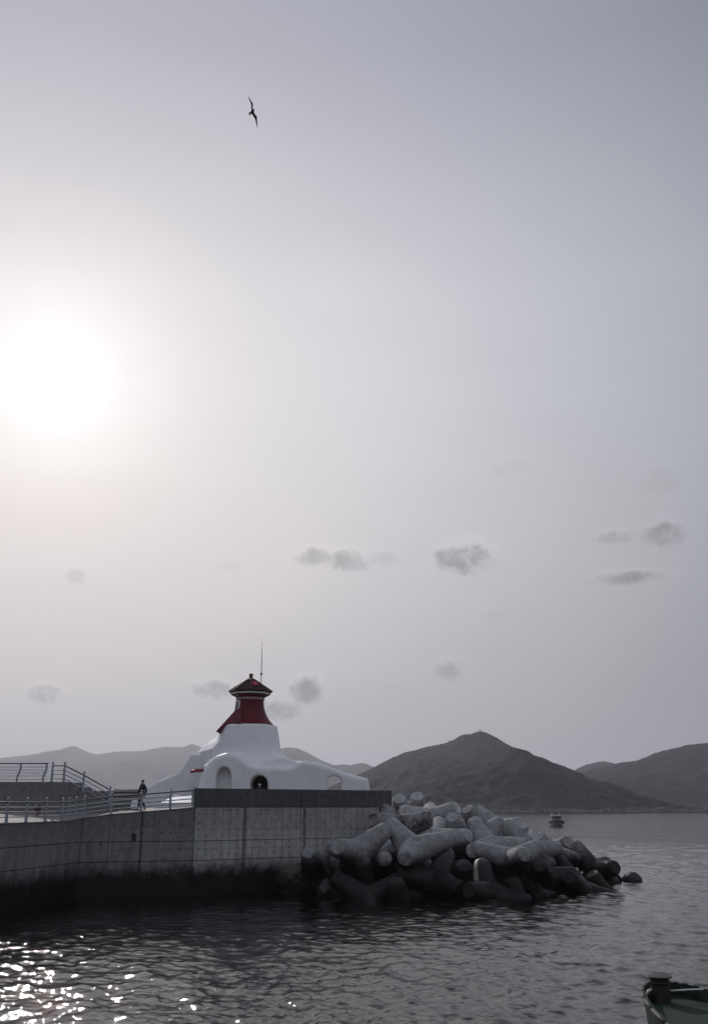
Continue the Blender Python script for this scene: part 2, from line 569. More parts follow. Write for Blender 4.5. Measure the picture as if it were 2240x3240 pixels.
def floor_f(t, b):
    geo = t.n('ShaderNodeNewGeometry')
    pos = geo.outputs['Position']
    n = t.noise(pos, 0.5, 5, 0.6)
    br = t.n('ShaderNodeTexBrick')
    t.put(br.inputs['Vector'], pos)
    br.inputs['Scale'].default_value = 3.0
    br.inputs['Color1'].default_value = (0.20, 0.17, 0.155, 1)
    br.inputs['Color2'].default_value = (0.26, 0.225, 0.20, 1)
    br.inputs['Mortar'].default_value = (0.11, 0.10, 0.095, 1)
    br.inputs['Mortar Size'].default_value = 0.012
    t.put(b.inputs['Base Color'], t.mix(1.0, br.outputs[0], t.ramp(n, [(0.3, .7), (0.7, 1.1)]), 'MULTIPLY'))
    b.inputs['Roughness'].default_value = 0.8
M_FLOOR = material('walk_paving', floor_f)

def rock_f(t, b):
    geo = t.n('ShaderNodeNewGeometry')
    pos = geo.outputs['Position']
    sep = t.n('ShaderNodeSeparateXYZ')
    t.link(geo.outputs['Normal'], sep.inputs[0])
    n = t.noise(pos, 1.5, 6, 0.65)
    fine = t.noise(pos, 9, 5, 0.7)
    c = t.ramp(n, [(0.3, (0.008, 0.008, 0.008)), (0.7, (0.028, 0.027, 0.026))])
    moss = t.math('MULTIPLY', t.smooth(sep.outputs[2], 0.45, 0.85), t.smooth(fine, 0.40, 0.56))
    c = t.mix(moss, c, (0.075, 0.088, 0.045, 1))
    t.put(b.inputs['Base Color'], c)
    b.inputs['Roughness'].default_value = 0.6
    bp = t.n('ShaderNodeBump')
    bp.inputs['Strength'].default_value = 0.7
    bp.inputs['Distance'].default_value = 0.06
    t.put(bp.inputs['Height'], t.math('ADD', n, t.math('MULTIPLY', fine, 0.5)))
    t.link(bp.outputs[0], b.inputs['Normal'])
M_ROCK = material('mossy_rock', rock_f)
M_WETROCK = plain('wet_rock', (0.012, 0.012, 0.012), 0.5, 0, 0.6, 2, 0.6)

def hill_f(rock_z, c1, c2):
    def f(t, b):
        geo = t.n('ShaderNodeNewGeometry')
        pos = geo.outputs['Position']
        sep = t.n('ShaderNodeSeparateXYZ')
        t.link(pos, sep.inputs[0])
        n = t.noise(pos, 0.02, 6, 0.6)
        tr = t.noise(pos, 0.22, 5, 0.7)
        crown = t.voronoi(pos, 0.28)
        k = t.math('ADD', t.math('MULTIPLY', n, 0.55), t.math('ADD', t.math('MULTIPLY', tr, 0.4), t.math('MULTIPLY', crown, 0.15)))
        c = t.ramp(k, [(0.42, c1), (0.66, c2)])
        if rock_z:
            rn = t.noise(t.vmath('MULTIPLY', pos, (1.0, 1.0, 0.6)), 0.09, 6, 0.72)
            zz = t.math('ADD', sep.outputs[2], t.math('MULTIPLY', t.math('SUBTRACT', rn, 0.5), -34.0))
            rockm = t.smooth(zz, rock_z + 1.5, rock_z - 1.5)
            rc = t.ramp(t.noise(pos, 0.35, 6, 0.75), [(0.35, (0.03, 0.03, 0.03)), (0.65, (0.13, 0.127, 0.125))])
            c = t.mix(rockm, c, rc)
            wl = t.smooth(sep.outputs[2], 1.6, 0.7)
            c = t.mix(wl, c, (0.012, 0.012, 0.013, 1))
        t.put(b.inputs['Base Color'], c)
        b.inputs['Roughness'].default_value = 0.95
        b.inputs['Specular IOR Level'].default_value = 0.05
        bp = t.n('ShaderNodeBump')
        bp.inputs['Strength'].default_value = 0.9
        bp.inputs['Distance'].default_value = 2.0
        t.put(bp.inputs['Height'], t.math('ADD', tr, t.math('MULTIPLY', crown, -0.6)))
        t.link(bp.outputs[0], b.inputs['Normal'])
    return f
M_HILL_NEAR = material('forest_near', hill_f(3.0, (0.003, 0.004, 0.006), (0.030, 0.038, 0.048)))
M_HILL_MID = material('forest_mid', hill_f(0, (0.004, 0.006, 0.008), (0.020, 0.026, 0.034)))
M_HILL_FAR = material('forest_far', hill_f(0, (0.008, 0.010, 0.012), (0.024, 0.026, 0.030)))

def water_f(t, b):
    geo = t.n('ShaderNodeNewGeometry')
    pos = geo.outputs['Position']
    b.inputs['Base Color'].default_value = (0.0015, 0.0022, 0.0026, 1)
    b.inputs['Roughness'].default_value = 0.04
    b.inputs['IOR'].default_value = 1.333
    b.inputs['Specular IOR Level'].default_value = 0.5
    v = t.vmath('MULTIPLY', pos, (0.75, 1.0, 1.0))
    n1 = t.noise(v, 5.5, 4, 0.6, 0.4)
    n2 = t.noise(v, 1.1, 4, 0.6, 0.5)
    n3 = t.noise(v, 0.16, 4, 0.6, 0.3)
    far = t.smooth(t.vmath('LENGTH', pos), 70.0, 200.0, 1.0, 2.8)      # open water beyond the lee of the quay is rougher
    gust = t.smooth(t.noise(pos, 0.05, 3, 0.5), 0.3, 0.7, 0.7, 1.35)
    bp = t.n('ShaderNodeBump')
    bp.inputs['Strength'].default_value = 1.0
    bp.inputs['Distance'].default_value = 1.0
    h = t.math('ADD', t.math('MULTIPLY', n1, 0.013), t.math('MULTIPLY', t.math('ADD', t.math('MULTIPLY', n2, 0.036), t.math('MULTIPLY', n3, 0.12)), far))
    t.put(bp.inputs['Height'], t.math('MULTIPLY', h, gust))
    t.link(bp.outputs[0], b.inputs['Normal'])
M_WATER = material('sea_water', water_f)

# ------------------------------------------------------------------ water
def build_water():
    rs = [5.0]
    while rs[-1] < 170:
        rs.append(rs[-1] * (1.0026 if rs[-1] < 62 else 1.0046))
    while rs[-1] < 14000:
        rs.append(rs[-1] * 1.035)
    rs = np.array(rs)
    front = np.arange(-42, 42.001, 0.115)
    side = np.arange(46, 318, 4.0)
    ang = np.radians(np.concatenate([front, side]))
    R, A = np.meshgrid(rs, ang, indexing='ij')
    X, Y = R * np.sin(A), R * np.cos(A)
    dr = np.where(R < 62, R * 0.0026, R * 0.0046)
    Z = np.zeros_like(X)
    rng = np.random.default_rng(11)
    N = 130
    lam = np.exp(rng.uniform(math.log(0.16), math.log(4.0), N))
    th = math.radians(250) + rng.normal(0, 0.75, N)
    ph = rng.uniform(0, 2 * math.pi, N)
    sig = 0.135
    near = R < 175
    Xn, Yn, dn = X[near], Y[near], dr[near]
    Zn = np.zeros_like(Xn)
    gust = 0.65 + 0.9 * (fbm(Xn / 9, Yn / 16, 0.0, 5, 3) + 0.5) * 0.8
    for i in range(N):
        k = 2 * math.pi / lam[i]
        s = sig * math.sqrt(2 / N) * (0.55 if lam[i] > 1.6 else 1.15)
        w = np.clip((lam[i] - 2.4 * dn) / (1.2 * dn), 0, 1)
        arg = k * (Xn * math.sin(th[i]) + Yn * math.cos(th[i])) + ph[i]
        c = np.sin(arg)
        Zn += w * s / k * (2 * (c * 0.5 + 0.5) ** 1.7 - 0.85)
    Zn *= gust
    shelter = 0.42 + 0.75 * np.clip((Xn + 6) / 22, 0, 1) + 0.60 * np.clip((46 - Yn) / 14, 0, 1)
    Zn *= np.minimum(shelter, 1.3)
    Zn *= np.clip((172 - R[near]) / 40, 0, 1)
    Z[near] = Zn
    me = np_mesh('water', np.stack([X, Y, Z], -1).reshape(-1, 3), grid_faces(len(rs), len(ang), True)[:, ::-1])
    me.shade_smooth()
    o = mesh_obj('water', me, M_WATER)
    tag(o, 'dark rippled sea with sun glitter in the near left', 'water', kind='structure')
build_water()

# ------------------------------------------------------------------ hills
def ridge(name, label, pts, D, d_front, d_back, step, rough, mat, seed, bulge=1.25, spur=0.12, base=-2.0):
    xs, zs = [], []
    for px, py in pts:
        p = at(px, py, D)
        xs.append(p.x)
        zs.append(p.z)
    x = np.arange(min(xs), max(xs), step)
    zr = np.interp(x, xs, zs)
    kern = np.hanning(max(3, int(0.012 * D / step)) | 1)
    kern /= kern.sum()
    pad = len(kern) // 2
    zr = np.convolve(np.pad(zr, pad, mode='edge'), kern, 'valid')
    t = np.concatenate([np.linspace(-1, 0, int(d_front / step * 0.75), endpoint=False), np.linspace(0, 1, max(8, int(d_back / step * 0.3)))])
    T, XX = np.meshgrid(t, x, indexing='ij')
    Zr = np.broadcast_to(zr, T.shape)
    Y = D + np.where(T < 0, T * d_front, T * d_back)
    fall = 1 - np.abs(T) ** bulge
    sc = max(zr.max(), 20.0)
    n = fbm(XX / (sc * 0.8), Y / (sc * 0.8), 0.0, seed, 4)
    n2 = fbm(XX / (sc * 0.25), Y / (sc * 0.25), 0.0, seed + 9, 3)
    edge = np.clip(1 - fall, 0, 1)
    Z = base + (Zr - base) * fall + (n * spur * 2.2 + n2 * spur * 0.7) * sc * np.minimum(edge * 2.2, 1) * np.minimum(fall * 3, 1)
    tree = fbm(XX / (rough * 3), Y / (rough * 3), 0.0, seed + 20, 3, 0.6)
    Z = Z + tree * rough * 1.5 * np.minimum(fall * 6, 1)
    me = np_mesh(name, np.stack([XX, Y, Z], -1).reshape(-1, 3), grid_faces(len(t), len(x)))
    me.shade_smooth()
    o = mesh_obj(name, me, mat)
    tag(o, label, 'hill', kind='structure')
    return o

ridge('hills', 'long pale hazy mountain range far behind the lighthouse on the left',
      [(-500, 2440), (-200, 2420), (0, 2400), (120, 2386), (167, 2375), (205, 2372), (222, 2364), (233, 2360), (244, 2362), (252, 2369), (265, 2374), (275, 2378), (284, 2381), (310, 2389), (335, 2386), (363, 2379), (400, 2378), (458, 2376), (490, 2369), (521, 2363), (567, 2363),
       (591, 2364), (600, 2358), (606, 2354), (613, 2353), (620, 2358), (632, 2363), (700, 2385), (780, 2410), (860, 2440), (960, 2500)], 7600, 2200, 1300, 18, 8, M_HILL_FAR, 3)
ridge('hills', 'pale hazy peak just right of the lighthouse tower',
      [(600, 2480), (720, 2430), (800, 2400), (860, 2376), (889, 2368), (924, 2364), (955, 2372), (978, 2385), (999, 2397), (1038, 2414), (1090, 2432), (1160, 2470), (1240, 2540)], 6000, 1600, 1000, 15, 7, M_HILL_FAR, 5)
ridge('hills', 'small low hazy hill left of the dark island',
      [(960, 2470), (1020, 2424), (1086, 2419), (1117, 2421), (1143, 2414), (1161, 2418), (1183, 2427), (1230, 2450), (1300, 2520)], 5000, 1100, 800, 12, 6, M_HILL_FAR, 8)
ridge('hills', 'rounded small grey hill far right behind the island',
      [(1700, 2520), (1770, 2465), (1807, 2442), (1836, 2427), (1873, 2413), (1904, 2409), (1929, 2412), (1955, 2421), (2000, 2432), (2080, 2465), (2160, 2520)], 3000, 650, 500, 6, 4, M_HILL_MID, 12)
ridge('hills', 'broad dark hill at the right edge behind the island',
      [(1600, 2570), (1700, 2520), (1760, 2485), (1829, 2446), (1890, 2428), (1948, 2417), (1973, 2411), (2011, 2407), (2042, 2396), (2080, 2380), (2120, 2371), (2180, 2356), (2260, 2350), (2340, 2370), (2460, 2420), (2600, 2500)], 2100, 500, 500, 4, 3.2, M_HILL_MID, 14, spur=0.2)
ridge('hills', 'main pointed wooded summit of the dark island',
      [(820, 2570), (900, 2545), (1000, 2508), (1080, 2475), (1152, 2444), (1221, 2408), (1265, 2387), (1309, 2373), (1350, 2364), (1391, 2355), (1434, 2343), (1447, 2333), (1460, 2325), (1491, 2321), (1505, 2316), (1519, 2314), (1541, 2321), (1566, 2334), (1604, 2361),
       (1650, 2392), (1700, 2425), (1800, 2480), (1900, 2545), (1960, 2575)], 1750, 480, 500, 3.2, 2.6, M_HILL_MID, 17, spur=0.2)
ridge('hills', 'nearer dark wooded ridge of the island sloping to the right with a rocky shore',
      [(900, 2574), (1050, 2556), (1150, 2532), (1250, 2494), (1328, 2463), (1359, 2450), (1403, 2432), (1472, 2421), (1541, 2393), (1591, 2371), (1622, 2365), (1660, 2376), (1698, 2394), (1742, 2413), (1779, 2430), (1804, 2442), (1836, 2459),
       (1873, 2474), (1917, 2490), (1955, 2507), (2017, 2525), (2067, 2538), (2117, 2549), (2180, 2556), (2260, 2562), (2340, 2572)], 1180, 225, 260, 1.4, 3.0, M_HILL_NEAR, 21, bulge=1.5, spur=0.17)

# little watch tower on the summit
wt = empty('watch_tower', at(1519, 2318, 1750))
tag(wt, 'tiny pale watch tower on top of the island summit', 'tower')
b0 = wt.location
bm = bmesh.new()
for dx, dy in ((-.9, -.9), (.9, -.9), (-.9, .9), (.9, .9)):
    tube(bm, b0 + Vector((dx, dy, -3)), b0 + Vector((dx * .8, dy * .8, 3.6)), 0.28, n=6)
bm_obj('tower_frame', bm, M_TRIM, wt)
bm = bmesh.new()
box(bm, b0 + Vector((0, 0, 4.6)), (2.6, 2.6, 2.0), 0, 0.1)
box(bm, b0 + Vector((0, 0, 5.75)), (3.0, 3.0, 0.25))
bm_obj('cabin', bm, M_TRIM, wt)

# ------------------------------------------------------------------ quay wall
WP = [Vector((-19.2, 40.0)), Vector((-16.7, 52.7)), Vector((-16.06, 56.4)), Vector((-15.76, 57.9)), Vector((-14.31, 58.5)), Vector((-9.57, 60.0)), Vector((2.63, 68.5))]
WZ = [4.22, 4.24, 4.27, 4.39, 4.60, 4.985, 4.985]
SEGL = [(WP[i + 1] - WP[i]).length for i in range(6)]
U0 = [-sum(SEGL[i:5]) for i in range(5)] + [0.0]
def seg_frame(i):
    d = (WP[i + 1] - WP[i]).normalized()
    return d, Vector((d.y, -d.x))          # along, outward (towards the sea and the camera)
def build_seawall():
    bm = bmesh.new()
    J = [-1.6, 1.95, 3.05]
    def pan(i, u0, u1, za, zb, mi=0, n0=0.0, n1=-0.14):
        """panel between distances u0..u1 of segment i; za/zb: (bottom,top) at either end"""
        d, n = seg_frame(i)
        a = WP[i] + d * u0
        b = WP[i] + d * u1
        P = [(a.x, a.y, za[0]), (b.x, b.y, zb[0]), (b.x, b.y, zb[1]), (a.x, a.y, za[1])]
        nn = Vector((n.x, n.y, 0))
        prism(bm, P, nn * n0, nn * n1, mi)
    g = 0.022
    for i in range(6):
        L = SEGL[i]
        top0, top1 = WZ[i], WZ[i + 1]
        if i < 5:
            top0, top1 = top0 - 0.055, top1 - 0.055
        splits = [0, L] if i < 5 else [0, 7.5, L]
        if i == 0:
            splits = [0, 4, 8.5, L]
        for ua, ub in zip(splits[:-1], splits[1:]):
            ga = 0 if (i in (4,) and ua == 0) else g
            a, b = ua + ga, ub - g
            ta = top0 + (top1 - top0) * a / L
            tb = top0 + (top1 - top0) * b / L
            rows = [(-1.6, 1.95), (1.95, 3.05)]
            for z0, z1 in rows:
                pan(i, a, b, (z0 + g, z1 - g), (z0 + g, z1 - g))
            if i < 5:
                pan(i, a, b, (3.05 + g, ta), (3.05 + g, tb))
            else:
                pan(i, a, b, (3.05 + g, 4.985 - g), (3.05 + g, 4.985 - g))
                pan(i, a, b, (4.985 + g, 6.09), (4.985 + g, 6.09))
        # solid body behind the panels
        ba, bb = (top0 - 0.004, top1 - 0.004) if i < 5 else (6.086, 6.086)
        pan(i, 0.02, L - 0.003, (-1.59, ba), (-1.59, bb), 0, -0.13, -0.62)
        if i < 5:           # projecting edge of the walk
            pan(i, 0.002, L - 0.002, (top0 + 0.003, top0 + 0.055), (top1 + 0.003, top1 + 0.055), 0, 0.035, -0.45)
    for i in range(1, 6):       # solid corner posts inside the wall
        n = (seg_frame(i - 1)[1] + seg_frame(i)[1]).normalized()
        p = WP[i] - n * 0.36
        tube(bm, (p.x, p.y, -1.55), (p.x, p.y, WZ[i] - 0.09), 0.24, n=12)
    # return of the quay at its right end, running away behind the tetrapods
    e0, e1 = WP[6] - seg_frame(5)[1] * 0.61, Vector((-2.4, 85.5))
    dv = (e1 - e0).normalized()
    nv = Vector((dv.y, -dv.x, 0)) * -1
    prism(bm, [(e0.x, e0.y, -1.6), (e1.x, e1.y, -1.6), (e1.x, e1.y, 4.93), (e0.x, e0.y, 4.93)], nv * 0.0, nv * 0.6)
    # tie holes left by the shuttering
    rng = random.Random(5)
    for i in (1, 3, 4, 5):
        d, n = seg_frame(i)
        L = SEGL[i]
        rows = [4.86, 4.62, 4.12, 3.68, 3.34, 2.93, 2.58, 2.24] if i == 5 else [3.95, 3.52, 2.90, 2.55]
        nu = int(L / 0.53)
        for r, z in enumerate(rows):
            for k in range(nu):
                if rng.random() < (0.12 if i == 5 else 0.35):
                    continue
                u = (k + 0.5) * L / nu + rng.uniform(-.02, .02)
                p = WP[i] + d * u
                c = Vector((p.x, p.y, z + rng.uniform(-.02, .02)))
                nn = Vector((n.x, n.y, 0))
                rr = rng.uniform(.030, .052)
                a = [bm.verts.new(c + nn * 0.003 + Vector((d.x, d.y, 0)) * rr * math.cos(q * math.pi / 4) + Vector((0, 0, rr * math.sin(q * math.pi / 4)))) for q in range(8)]
                bm.faces.new(a).material_index = 1
                if rng.random() < 0.3:
                    ln = rng.uniform(.12, .4)
                    w = 0.014
                    dd = Vector((d.x, d.y, 0)) * w
                    q = [c + nn * 0.0025 - dd, c + nn * 0.0025 + dd, c + nn * 0.0025 + dd * .4 + Vector((0, 0, -ln)), c + nn * 0.0025 - dd * .4 + Vector((0, 0, -ln))]
                    bm.faces.new([bm.verts.new(v) for v in q]).material_index = 1
    # shuttering lines
    for i, u0, u1, z in ((5, 0.2, 3.0, 4.80), (5, 4.2, 7.3, 4.83), (5, 0.1, 7.4, 3.72), (5, 0.2, 7.0, 2.60), (5, 7.7, 12.5, 3.55), (5, 6.0, 8.4, 4.5), (5, 8.4, 13, 2.7), (5, 5.0, 8.5, 5.42), (4, 0.2, 4.6, 3.86), (4, 0.3, 4.7, 2.62), (3, 0.1, 1.4, 3.86)):
        d, n = seg_frame(i)
        nn = Vector((n.x, n.y, 0)) * 0.002
        a, b = WP[i] + d * u0, WP[i] + d * u1
        q = [Vector((a.x, a.y, z)) + nn, Vector((b.x, b.y, z)) + nn, Vector((b.x, b.y, z + .013)) + nn, Vector((a.x, a.y, z + .010)) + nn]
        bm.faces.new([bm.verts.new(v) for v in q]).material_index = 1
    for i, u, z0, z1 in ((5, 1.55, 2.0, 4.95), (5, 3.85, 3.7, 4.95), (5, 4.75, 3.3, 4.95), (5, 6.5, 2.3, 4.9), (5, 8.6, 3.2, 4.95), (5, 10.4, 3.3, 4.9), (5, 2.9, 5.0, 6.05), (5, 5.3, 5.0, 6.0), (4, 2.6, 3.1, 4.6), (4, 1.3, 2.0, 3.0), (5, 1.7, 5.05, 5.9), (5, 10.3, 5.05, 5.8)):
        d, n = seg_frame(i)
        nn = Vector((n.x, n.y, 0)) * 0.002
        dd = Vector((d.x, d.y, 0)) * 0.006
        p = WP[i] + d * u
        q = [Vector((p.x, p.y, z0)) + nn - dd, Vector((p.x, p.y, z0)) + nn + dd, Vector((p.x, p.y, z1)) + nn + dd, Vector((p.x, p.y, z1)) + nn - dd]
        bm.faces.new([bm.verts.new(v) for v in q]).material_index = 1
    # drain hole
    d, n = seg_frame(4)
    p = WP[4] + d * 1.45
    box(bm, (p.x + n.x * 0.001, p.y + n.y * 0.001, 3.30), (0.24, 0.02, 0.40), math.atan2(d.y, d.x), 0, 1)
    # uv: distance along the wall, height
    uv = bm.loops.layers.uv.new('UVMap')
    for f in bm.faces:
        c = f.calc_center_median().xy
        best = min(range(6), key=lambda i: (lambda s: (WP[i] + seg_frame(i)[0] * s - c).length)(max(0, min(SEGL[i], (c - WP[i]).dot(seg_frame(i)[0])))))
        dd = seg_frame(best)[0]
        for lp in f.loops:
            s = (lp.vert.co.xy - WP[best]).dot(dd)
            lp[uv].uv = (U0[best] + s, lp.vert.co.z)
    o = bm_obj('seawall', bm, [material('quay_concrete', concrete_f(0.36, tide=1.45, uvmode=True, barn=0.6, tide_w=0.8)), M_DARK])
    tag(o, 'grey stained concrete seawall with joints and a taller parapet under the lighthouse', 'wall')
build_seawall()

# ------------------------------------------------------------------ ground behind the wall
def build_ground():
    back = [Vector((-26, 41)), Vector((-26, 53)), Vector((-26, 60)), Vector((-24, 66)), Vector((-20, 72)), Vector((-16, 84)), Vector((-2.5, 86))]
    vs, rows = [], 9
    for i in range(7):
        d, n = seg_frame(min(i, 5))
        a = WP[i] - n * 0.42
        for k in range(rows):
            f = k / (rows - 1)
            p = a.lerp(back[i], f)
            zb = 5.02
            zz = WZ[i] - 0.005 + (zb - WZ[i]) * min(1, f * 1.2) ** 1.0
            if i == 6:
                zz = 4.96
            vs.append((p.x, p.y, zz))
    me = np_mesh('ground', np.array(vs), grid_faces(7, rows))
    o = mesh_obj('ground', me, M_FLOOR)
    me.shade_smooth()
    tag(o, 'paved quay walk and platform behind the seawall', 'ground', kind='structure')
build_ground()

def walk_z(x, y):
    """height of the walk close to the wall edge"""
    c = Vector((x, y))
    best = None
    for i in range(6):
        d, n = seg_frame(i)
        s = max(0, min(SEGL[i], (c - WP[i]).dot(d)))
        q = (WP[i] + d * s - c).length
        if best is None or q < best[0]:
            best = (q, WZ[i] + (WZ[i + 1] - WZ[i]) * s / SEGL[i])
    return best[1]

def wall_point(px):
    """point of the wall edge seen at photo column px"""
    def col(p, z):
        d = p.y * CP + (z - H) * SP
        return CX + F * p.x / d
    best = None
    for i in range(6):
        for k in range(400):
            p = WP[i].lerp(WP[i + 1], k / 399)
            e = abs(col(p, WZ[i]) - px)
            if best is None or e < best[0]:
                d, n = seg_frame(i)
                best = (e, p, n, WZ[i] + (WZ[i + 1] - WZ[i]) * k / 399)
    return best[1:]

# ------------------------------------------------------------------ dark rubble mound, added to darken the gaps between the tetrapods
def build_mound():
    x = np.arange(-2, 26, 0.35)
    y = np.arange(58, 92, 0.35)
    XX, YY = np.meshgrid(x, y, indexing='ij')
    yc = 71.5 + 0.30 * (XX - 2)
    crest = np.interp(XX, [-2, 1, 5, 9, 13, 17, 21], [1.3, 2.6, 2.9, 2.2, 0.9, -0.6, -2.0])
    Z = (crest + 1.6) * np.exp(-((YY - yc) / np.where(YY < yc, 6.2, 8.0)) ** 2) - 1.6
    Z += fbm(XX / 1.3, YY / 1.3, 0.0, 4, 3) * 1.3
    me = np_mesh('dark_gap_mound', np.stack([XX, YY, Z], -1).reshape(-1, 3), grid_faces(len(x), len(y))[:, ::-1])
    me.shade_smooth()
    o = mesh_obj('dark_gap_mound', me, M_WETROCK)
    tag(o, 'dark rubble mound added to keep the gaps between the concrete tetrapods dark', 'rubble', kind='structure')
build_mound()

# ------------------------------------------------------------------ lighthouse
LH = at(793, 2195, 73)
LO = Vector((LH.x, LH.y, 0.0))                 # tower axis; heights are absolute
lh = empty('lighthouse', (LO.x, LO.y, 4.96))
tag(lh, 'white and red stucco lighthouse with a tiled cap on the end of the quay', 'lighthouse')

def surface_nets(sdf, lo, hi, h, name):
    """polygonise a signed distance function on a regular grid"""
    ax = [np.arange(lo[i], hi[i] + h, h) for i in range(3)]
    X, Y, Z = np.meshgrid(*ax, indexing='ij')
    V = sdf(X, Y, Z).astype(np.float32)
    S = V < 0
    nx, ny, nz = V.shape
    corner = [(i, j, k) for i in (0, 1) for j in (0, 1) for k in (0, 1)]
    def sl(c):
        return tuple(slice(c[q], V.shape[q] - 1 + c[q]) for q in range(3))
    cnt = sum(S[sl(c)].astype(np.int8) for c in corner)
    act = (cnt > 0) & (cnt < 8)
    idx = -np.ones(act.shape, np.int64)
    idx[act] = np.arange(act.sum())
    ii = np.argwhere(act)
    cv = [V[ii[:, 0] + c[0], ii[:, 1] + c[1], ii[:, 2] + c[2]] for c in corner]
    P = np.zeros((len(ii), 3))
    W_ = np.zeros(len(ii))
    for a in range(8):
        for b in range(a + 1, 8):
            d = np.array(corner[b]) - np.array(corner[a])
            if np.abs(d).sum() != 1:
                continue
            va, vb = cv[a], cv[b]
            m = (va < 0) != (vb < 0)
            t = np.where(m, va / np.where(m, va - vb, 1), 0)
            P += np.where(m[:, None], np.array(corner[a]) + t[:, None] * d, 0)
            W_ += m
    P = (P / W_[:, None] + ii) * h + np.array(lo)
    faces = []
    for q in range(3):
        e = [slice(None)] * 3
        a = [slice(1, -1)] * 3
        s0 = [slice(1, -1)] * 3
        s1 = [slice(1, -1)] * 3
        s0[q] = slice(0, -1)
        s1[q] = slice(1, None)
        A, B = S[tuple(s0)], S[tuple(s1)]
        ch = np.argwhere(A != B)
        sgn = A[A != B]
        o = np.ones(3, int)
        o[q] = 0
        base = ch + o
        u, v = (q + 1) % 3, (q + 2) % 3
        def cell(du, dv):
            c = base.copy()
            c[:, u] -= du
            c[:, v] -= dv
            return idx[c[:, 0], c[:, 1], c[:, 2]]
        quad = np.stack([cell(1, 1), cell(0, 1), cell(0, 0), cell(1, 0)], -1)
        quad[~sgn] = quad[~sgn][:, ::-1]
        faces.append(quad)
    Fa = np.concatenate(faces)
    Fa = Fa[(Fa >= 0).all(1)]
    me = np_mesh(name, P, Fa)
    me.shade_smooth()
    return me

def smin(a, b, k):
    h_ = np.clip(0.5 + 0.5 * (b - a) / k, 0, 1)
    return b + (a - b) * h_ - k * h_ * (1 - h_)
def smax(a, b, k):
    return -smin(-a, -b, k)

def poly_sdf(px, pz, poly):
    """2D signed distance to a polygon"""
    d = np.full(px.shape, 1e9)
    s = np.ones(px.shape)
    n = len(poly)
    for i in range(n):
        ax_, ay_ = poly[i]
        bx_, by_ = poly[i - 1]
        ex, ey = bx_ - ax_, by_ - ay_
        wx, wy = px - ax_, pz - ay_
        t = np.clip((wx * ex + wy * ey) / (ex * ex + ey * ey), 0, 1)
        d = np.minimum(d, (wx - ex * t) ** 2 + (wy - ey * t) ** 2)
        c1, c2, c3 = pz >= ay_, pz < by_, ex * wy > ey * wx
        flip = (c1 & c2 & c3) | (~c1 & ~c2 & ~c3)
        s = np.where(flip, -s, s)
    return s * np.sqrt(d)

def half_spaces(X, Y, Z, planes):
    d = None
    for p, n in planes:
        n = np.array(n, float)
        n /= np.linalg.norm(n)
        e = (X - p[0]) * n[0] + (Y - p[1]) * n[1] + (Z - p[2]) * n[2]
        d = e if d is None else smax(d, e, 0.02)
    return d

def plane3(a, b, c, inside):
    a, b, c = map(np.array, (a, b, c))
    n = np.cross(b - a, c - a)
    if np.dot(n, np.array(inside) - a) > 0:
        n = -n
    return (a, n)

# pitched flank that runs down from the tower to the left
FT1, FT2 = (-1.05, -0.75, 11.0), (-1.05, 1.4, 11.25)
FA, FB = (-4.32, 2.0, 8.92), (-2.55, -1.15, 9.12)
FIN = (-1.6, 0.3, 8.0)
FLANK = [plane3(FT1, FB, FA, FIN), plane3(FT2, FA, (-4.32, 4.0, 8.95), FIN), ((-1.0, 0, 8), (1, 0, 0)), ((0, 3.0, 8), (0, 1, 0)),
         plane3(FA, FB, (-4.32, 2.0, 5.0), FIN), plane3(FB, (-1.2, -1.4, 9.0), (-2.55, -1.15, 5.0), FIN), ((-4.34, 0, 7), (-1, 0, 0.05))]

